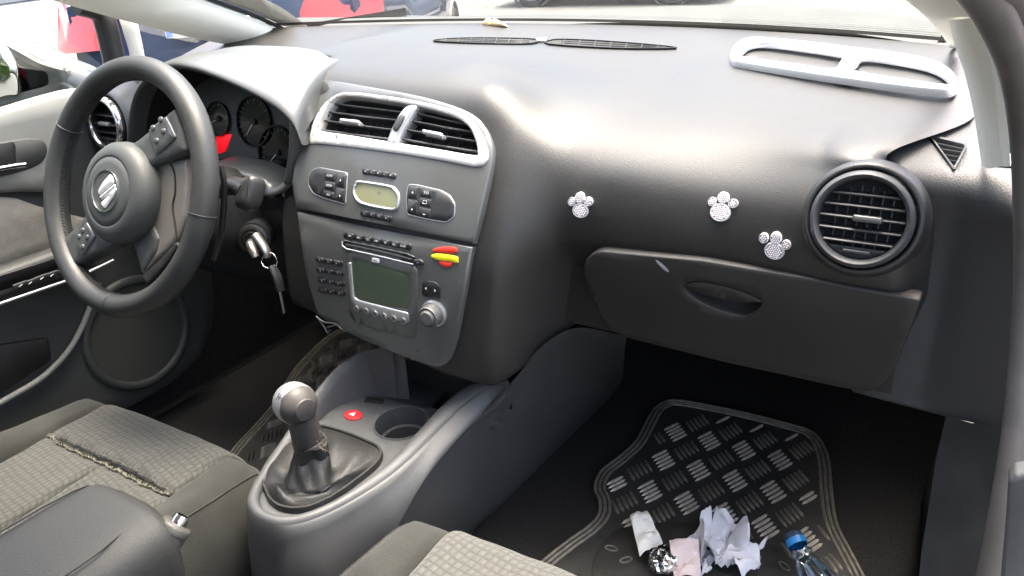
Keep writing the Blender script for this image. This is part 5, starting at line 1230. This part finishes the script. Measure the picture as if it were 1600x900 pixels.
# two pale scraps at the foot of the windscreen
for P, lb in (([(754, 40), (757, 32), (764, 28), (768, 33), (767, 41)], 'smaller tan scrap on the dash edge by the windscreen, left one of two'), ([(767, 41), (768, 34), (773, 29), (783, 34), (791, 41)], 'larger tan scrap on the dash edge by the windscreen, right one of two')):
    F_ = Plane(onY(775, 41, .535), (-.2, -1, .5)); s_ = patch('tan_scrap', pxs(F_, [tuple(p) for p in cr(P, 3, True)]), F_, M.setdefault('tan', mat('tan_scrap', (.50, .36, .20), .7, var=.25, vscale=120)), None, h=.004, t=.006, bev=.003); tag(s_, lb, 'scrap')
# ================================================================== paw stickers
M['gem'] = mat('rhinestone', (.86, .80, .82), .08, coat=1); M['pawrim'] = mat('paw_chrome', (.80, .80, .80), .2, metal=.4); M['pawbase'] = mat('paw_base', (.34, .28, .29), .3)
def paw(label, toes, pad):
    cx, cy = pad[0], pad[1]; F_ = tangent(SF, cx, cy); r = root('paw_sticker', F_.o, label, 'sticker', 'paw stickers on the dashboard')
    rng = random.Random(int(cx)); V, Fc = [], []
    for nm, (px, py, rx, ry) in [('toe', t) for t in toes]+[('pad', pad)]:
        u, v = F_.uv(px, py); a = abs(F_.uv(px+rx, py)[0]-u); b = abs(F_.uv(px, py+ry)[1]-v)
        S_ = Plane(F_.pt(u, v, .0), F_.n)
        q = mk(nm, *lathe([(1.0, -.006), (1.0, .002), (.93, .0032), (.86, .0032), (.82, .0022)], S_, 28, a, b), M['pawrim'], r, 50)
        mk('backing', *lathe([(.84, .0021), (0, .0024)], S_, 24, a, b), M['pawbase'], q, 50)
        g = .00125; n = int(max(a, b)/g/2)+2
        for i in range(-n, n+1):
            for j in range(-n, n+1):
                x, y = (i+.5*(j & 1))*g*2.05, j*g*1.8
                if (x/a)**2+(y/b)**2 > .60: continue
                o = len(V); nn = 6; ang = rng.random()
                V += [S_.pt(x, y, .0040)]+[S_.pt(x+g*.55*math.cos(ang+k*2*math.pi/nn), y+g*.55*math.sin(ang+k*2*math.pi/nn), .0036+.0002*rng.random()) for k in range(nn)]+[S_.pt(x+g*math.cos(ang+k*2*math.pi/nn), y+g*math.sin(ang+k*2*math.pi/nn), .0024) for k in range(nn)]
                for k in range(nn): Fc += [(o, o+1+k, o+1+(k+1) % nn), (o+1+k, o+1+nn+k, o+1+nn+(k+1) % nn, o+1+(k+1) % nn)]
    mk('rhinestones', V, Fc, M['gem'], r, 0, kind='stuff')
paw('small rhinestone paw sticker nearest the centre stack', [(894, 315, 5.5, 7), (906.5, 309, 7.5, 9), (920, 315, 7, 7.5)], (907.5, 329, 12.5, 11.5))
paw('upright rhinestone paw sticker above the glovebox handle, middle of three', [(1113.5, 315, 6.5, 7.5), (1130.5, 309, 9, 9.5), (1146, 318, 8, 7.5)], (1126, 332, 16.5, 14.5))
paw('tilted rhinestone paw sticker nearest the round passenger vent', [(1194, 371.5, 7.5, 8), (1213, 372, 9, 10), (1229, 382, 7.5, 7.5)], (1210.5, 391.5, 16, 13.5))
# ================================================================== floor mats
M['bar'] = mat('mat_tread_bar_lit', (.62, .575, .49), .34, metal=.4, grain=.6, gscale=700, var=.3, vscale=120)  # bars that catch the light: their glint is put into the colour
M['bardk'] = mat('mat_tread_bar_shaded', (.20, .185, .155), .34, metal=.3, grain=.6, gscale=700, var=.3, vscale=120)  # same bars turned away from the light, shade put into the colour
FZ = .086
SFL = Plane((.3, .3, FZ), (0, 0, 1), (0, 1, 0))
def P2(px, py): return Vector(SFL.uv(px, py))
def bar_mesh(l, w, h):
    V = []; n = 6
    for i in range(n+1):
        t = i/n; x = lerp(-l, l, t); s_ = math.sqrt(max(0, 1-(2*t-1)**4))*.95+.05
        V += [(x, -w*s_, 0), (x, -w*s_*.4, h*s_), (x, w*s_*.4, h*s_), (x, w*s_, 0)]
    Fc = []
    for i in range(n):
        for k in range(3): Fc.append((i*4+k, i*4+k+1, i*4+5+k, i*4+4+k))
    return V, Fc
o_ = P2(1056, 677); e1 = P2(1108, 691)-o_; e2 = P2(1037, 721)-o_
d1 = (P2(1067, 659)-P2(1042, 671)).normalized(); d2 = (P2(1070, 717)-P2(1058, 700)).normalized()
def floor_mat(name, label, outline, lat, rib_offs, lim, keep=None, sc_=1.0, bars=('bar', 'bardk')):
    uv = clean(pxs(SFL, [tuple(p) for p in cr(outline, 4, True)]))
    c = SFL.pt(sum(p[0] for p in uv)/len(uv), sum(p[1] for p in uv)/len(uv), -.004)
    r = root(name, c, label, 'floor mat', 'floor mats')
    patch('mat_base', uv, SFL, M['rubber'], r, h=.003, t=.008, bev=.0015, res=.05)
    for d in rib_offs:
        mk('border_rib', *tube([SFL.pt(p[0], p[1], .0035) for p in offs(uv, d)], .0028, 8, closed=True), M['matrib'], r, 60)
    inn = offs(uv, max(rib_offs)+.002); protos = {}; n = 0
    o, a, b = lat
    cells = []
    for i in range(-14, 15):
        for j in range(-14, 15):
            for kind in (0, 1):
                q = o+a*(i+.5*kind)+b*(j+.5*kind)
                for s in range(-2, 3):
                    if kind == 0: p = q+d2*(s*.0098*sc_); d = d1; l = .0205*sc_
                    else: p = q+d1*(s*.0105*sc_); d = d2; l = .0195*sc_
                    if all(inside(inn, *(p+d*t)) for t in (-l, l)) and (keep is None or keep(p)): cells.append((p, d, l, kind))
    for p, d, l, kind in cells[:lim]:
        rot = (0, 0, math.atan2(d.y, d.x)); wp = SFL.pt(p.x, p.y, .003)-c
        if kind not in protos:
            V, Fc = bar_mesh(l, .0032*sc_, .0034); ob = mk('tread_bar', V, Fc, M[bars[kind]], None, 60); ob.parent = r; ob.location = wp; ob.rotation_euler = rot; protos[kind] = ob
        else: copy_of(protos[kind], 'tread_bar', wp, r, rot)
    return r
M['barshade'] = mat('mat_tread_bar_deep_shade', (.05, .047, .042), .34, metal=.3, grain=.6, gscale=700)  # driver's mat copy of the bars, colour darkened for the dimmer light there
M['matrib'] = mat('mat_rib', (.26, .24, .20), .34, metal=.4, grain=.6, gscale=800, var=.3, vscale=80)
PM = [(1034, 630), (1052, 626), (1090, 631), (1160, 645), (1235, 664), (1266, 674), (1286, 692), (1298, 725), (1303, 780), (1312, 825), (1335, 870), (1365, 930), (1390, 1010), (1100, 1020), (800, 1000), (770, 960), (830, 892), (880, 850), (915, 825), (932, 806), (934, 785), (926, 765), (936, 738), (965, 715), (990, 692), (1005, 665), (1018, 642)]
hp = [(925, 905), (935, 862), (960, 834), (1000, 823), (1060, 820), (1130, 828), (1190, 848), (1240, 880), (1275, 930), (1260, 1000), (940, 1000)]
hpuv = pxs(SFL, [tuple(p) for p in cr(hp, 4, True)])
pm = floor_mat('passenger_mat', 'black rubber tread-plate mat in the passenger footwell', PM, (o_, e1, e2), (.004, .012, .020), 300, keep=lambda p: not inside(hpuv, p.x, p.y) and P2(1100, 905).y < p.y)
patch('heel_pad', hpuv, SFL, M['rubber'], pm, h=.006, t=.004, bev=.0012, res=.04)
for px, py, a in ((978, 880, .9), (955, 862, .2), (1094, 842, -.4), (1180, 872, -.6), (1225, 890, -.6)):
    q = P2(px, py); mk('heel_loop', *tube([SFL.pt(q.x+.010*math.cos(t)*math.cos(a)-.005*math.sin(t)*math.sin(a), q.y+.010*math.cos(t)*math.sin(a)+.005*math.sin(t)*math.cos(a), .007) for t in (2*math.pi*k/18 for k in range(18))], .0015, 6, closed=True), M['matrib'], pm, 60)
DM = [(548, 512), (526, 518), (500, 536), (466, 570), (446, 598), (424, 635), (396, 668), (366, 700), (340, 740), (330, 790), (420, 860), (560, 800), (680, 640), (640, 540), (590, 515)]
sh = P2(430, 660)-o_
dm = floor_mat('driver_mat', 'black rubber tread-plate mat in the driver footwell, beyond the console', DM, (o_+sh, e1*.86, e2*.86), (.004, .012, .020), 280, keep=lambda p: p.x < -.58 and -.32 < p.y < .40, sc_=.86, bars=('bardk', 'barshade'))
# upturned wrinkle in the driver's mat
mk('wrinkle', *tube(cr([SFL.pt(*P2(px, py), .004) for px, py in ((486, 567), (492, 578), (484, 588), (490, 600))], 5), lambda t: .008*math.sin(math.pi*(.1+.8*t)), 8), M['bardk'], dm, 60)
# ================================================================== litter on the passenger mat
M['paper'] = mat('white_paper', (.72, .72, .76), .8, var=.06, vscale=30); M['pink'] = mat('pinkish_paper', (.62, .52, .51), .8, var=.06, vscale=40); M['foil'] = mat('crumpled_foil', (.70, .70, .68), .18, metal=1); M['receipt'] = mat('till_receipt', (.66, .66, .62), .75, var=.08, vscale=60)
def crumple(name, px, py, z, R, m, label, cat, seed, amp=.35, sq=(1, 1, .8), sub=3, freq=2.2, sharp=True):
    c = onZ(px, py, z); bm = bmesh.new(); bmesh.ops.create_icosphere(bm, subdivisions=sub, radius=1)
    rng = random.Random(seed); off = Vector((rng.random()*50, rng.random()*50, rng.random()*50))
    cs = [Vector((rng.gauss(0, 1), rng.gauss(0, 1), rng.gauss(0, 1))).normalized() for _ in range(26)]
    for v in bm.verts:
        n = v.co.normalized(); d = 1+amp*.5*noise.noise(n*freq+off)
        # facets: fold along random planes
        for q in cs:
            k = n.dot(q); d = min(d, (.82+.3*abs(noise.noise(q*9+off)))/max(.2, k)) if k > .45 else d
        d += amp*.35*abs(noise.noise(n*freq*3+off))-amp*.12
        v.co = Vector((n.x*d*sq[0], n.y*d*sq[1], n.z*d*sq[2]))*R
    zmin = min(v.co.z for v in bm.verts)
    me = bpy.data.meshes.new(name); bm.to_mesh(me); bm.free()
    o = fin(name, me, m, None, 24 if sharp else 180); o.location = c; tag(o, label, cat); return o
def sheet(name, P, m, label, seed, zf, nx=10, ny=14, amp=.004):
    """a creased scrap of paper: four pixel corners with heights"""
    a, b, c, d = [onZ(px, py, z) for px, py, z in P]; rng = random.Random(seed); off = Vector((seed*3.1, 0, 0)); rows = []
    for j in range(ny+1):
        t = j/ny; r = []
        for i in range(nx+1):
            s_ = i/nx; p = a.lerp(b, s_).lerp(d.lerp(c, s_), t); q = noise.noise(Vector((s_*2.5, t*3.5, 0))+off)
            r.append(p+Vector((0, -.3, 1))*(amp*abs(q)*2+zf(s_, t)))
        rows.append(r)
    V, Fc = grid(rows); o2 = len(V); V2 = [v+Vector((0, .1, -.0004)) * 1 for v in V]; 
    return mk(name, V, Fc, m, None, 20)
s1 = sheet('till_receipt', ((984, 806, .135), (1011, 797, .14), (1036, 850, .12), (1000, 872, .115)), M['receipt'], '', 3, lambda s, t: .010*abs(math.sin(t*6))+.004*math.sin(s*5)); tag(s1, 'long folded white till receipt standing beside the foil ball', 'receipt')
lettering('print', '....  ...', .006, tangent(Plane(onZ(1008, 862, .13), (.2, -.5, 1), (0, 1, 0)), 1008, 862), .002, M['tickm'], s1)
crumple('foil_ball', 1037, 876, .118, .026, M['foil'], 'crumpled ball of silver foil on the passenger mat', 'foil ball', 4, .5, sub=4, freq=6)
s2 = sheet('pink_paper', ((1046, 845, .135), (1092, 850, .14), (1096, 905, .11), (1054, 910, .105)), M['pink'], '', 8, lambda s, t: .012*abs(math.sin(t*4+s*2))); tag(s2, 'creased pinkish paper scrap between foil ball and white paper', 'paper scrap')
def crumpled_sheet(px, py, z, R, seed):
    rng = random.Random(seed); c = onZ(px, py, z); rows = []; n = 26
    for j in range(n+1):
        r = []
        for i in range(n+1):
            u, v = 2*i/n-1, 2*j/n-1; p = Vector((u, v, 0))
            q1 = noise.noise(Vector((u*1.7+seed, v*1.7, 0))); q2 = noise.noise(Vector((u*1.7, v*1.7+seed, 5))); q3 = abs(noise.noise(Vector((u*1.5, v*1.5, seed+9.))))
            q4 = abs(noise.noise(Vector((u*4, v*4, seed+3.))))
            ed = max(abs(u), abs(v))
            r.append(c+Vector((u*.72+q1*.45, v*.62+q2*.45, .12+q3*1.5+q4*.35+.45*ed**3*(q1+.2)))*R)
        rows.append(r)
    return grid(rows)
V, Fc = crumpled_sheet(1136, 872, .098, .062, 21); wp_ = mk('crumpled_paper', V, Fc, M['paper'], None, 50); tag(wp_, 'large crumpled sheet of white paper beside the bottle', 'paper')
V, Fc = crumpled_sheet(1092, 880, .095, .034, 5); wp2 = mk('crumpled_paper', V, Fc, M['paper'], None, 50); tag(wp2, 'smaller crumpled white paper tucked behind the pink scrap', 'paper')
# water bottle with blue cap
bt, bb = onZ(1238, 836, .150), onZ(1284, 925, .118); axis = (bt-bb).normalized()
BT = root('water_bottle', bb, 'small clear water bottle with blue cap lying on the mat', 'bottle'); BF = Plane(bt, axis, (0, 0, 1))
def pet():
    m = bpy.data.materials.new('clear_bottle_plastic'); m.use_nodes = True; nt = m.node_tree; N = nt.nodes; L = nt.links; N.clear(); o = N.new('ShaderNodeOutputMaterial'); t = N.new('ShaderNodeBsdfTransparent'); t.inputs[0].default_value = (.80, .90, .96, 1)
    g = N.new('ShaderNodeBsdfGlossy'); g.inputs['Roughness'].default_value = .06; lw = N.new('ShaderNodeLayerWeight'); lw.inputs[0].default_value = .35; mx = N.new('ShaderNodeMixShader')
    ad = N.new('ShaderNodeMath'); ad.operation = 'MULTIPLY_ADD'; ad.inputs[1].default_value = .75; ad.inputs[2].default_value = .10; L.new(lw.outputs['Fresnel'], ad.inputs[0])
    L.new(ad.outputs[0], mx.inputs[0]); L.new(t.outputs[0], mx.inputs[1]); L.new(g.outputs[0], mx.inputs[2]); L.new(mx.outputs[0], o.inputs[0]); return m
M['pet'] = pet(); M['cap'] = mat('blue_cap', (.02, .22, .52), .35); M['capdk'] = mat('dark_blue_cap_top', (.03, .05, .09), .4)
mk('cap', *lathe([(.0150, -.018), (.0154, -.016), (.0154, -.008), (.0146, -.0075)], BF, 40), M['cap'], BT, 40)
mk('cap_top', *lathe([(.0146, -.0085), (.0145, -.001), (.0135, .0015), (0, .002)], BF, 40), M['capdk'], BT, 40)
rows = []
for r_, h_ in ((.0125, -.016), (.0126, -.026), (.016, -.028), (.0165, -.031), (.0135, -.034), (.017, -.045), (.0235, -.060), (.0275, -.075), (.0285, -.090), (.0265, -.095), (.0285, -.100), (.0285, -.125), (.0265, -.130), (.0285, -.135), (.028, -.17), (.022, -.178), (0, -.174)):
    rows.append([BF.pt(r_*math.cos(a)*(1+.05*math.sin(3*a+h_*80)*(r_ > .02)), r_*math.sin(a)*(1+.05*math.sin(2*a+h_*60)*(r_ > .02)), h_) for a in (2*math.pi*k/40 for k in range(40))])
V, Fc = grid(rows, closed_u=True); mk('bottle_wall', V, Fc, M['pet'], BT, 180)
M['label'] = mat('bottle_label_blue', (.05, .25, .55), .4)
mk('label_band', *lathe([(.0288, -.100), (.0290, -.102), (.0290, -.123), (.0288, -.125)], BF, 40), M['label'], BT, 60)
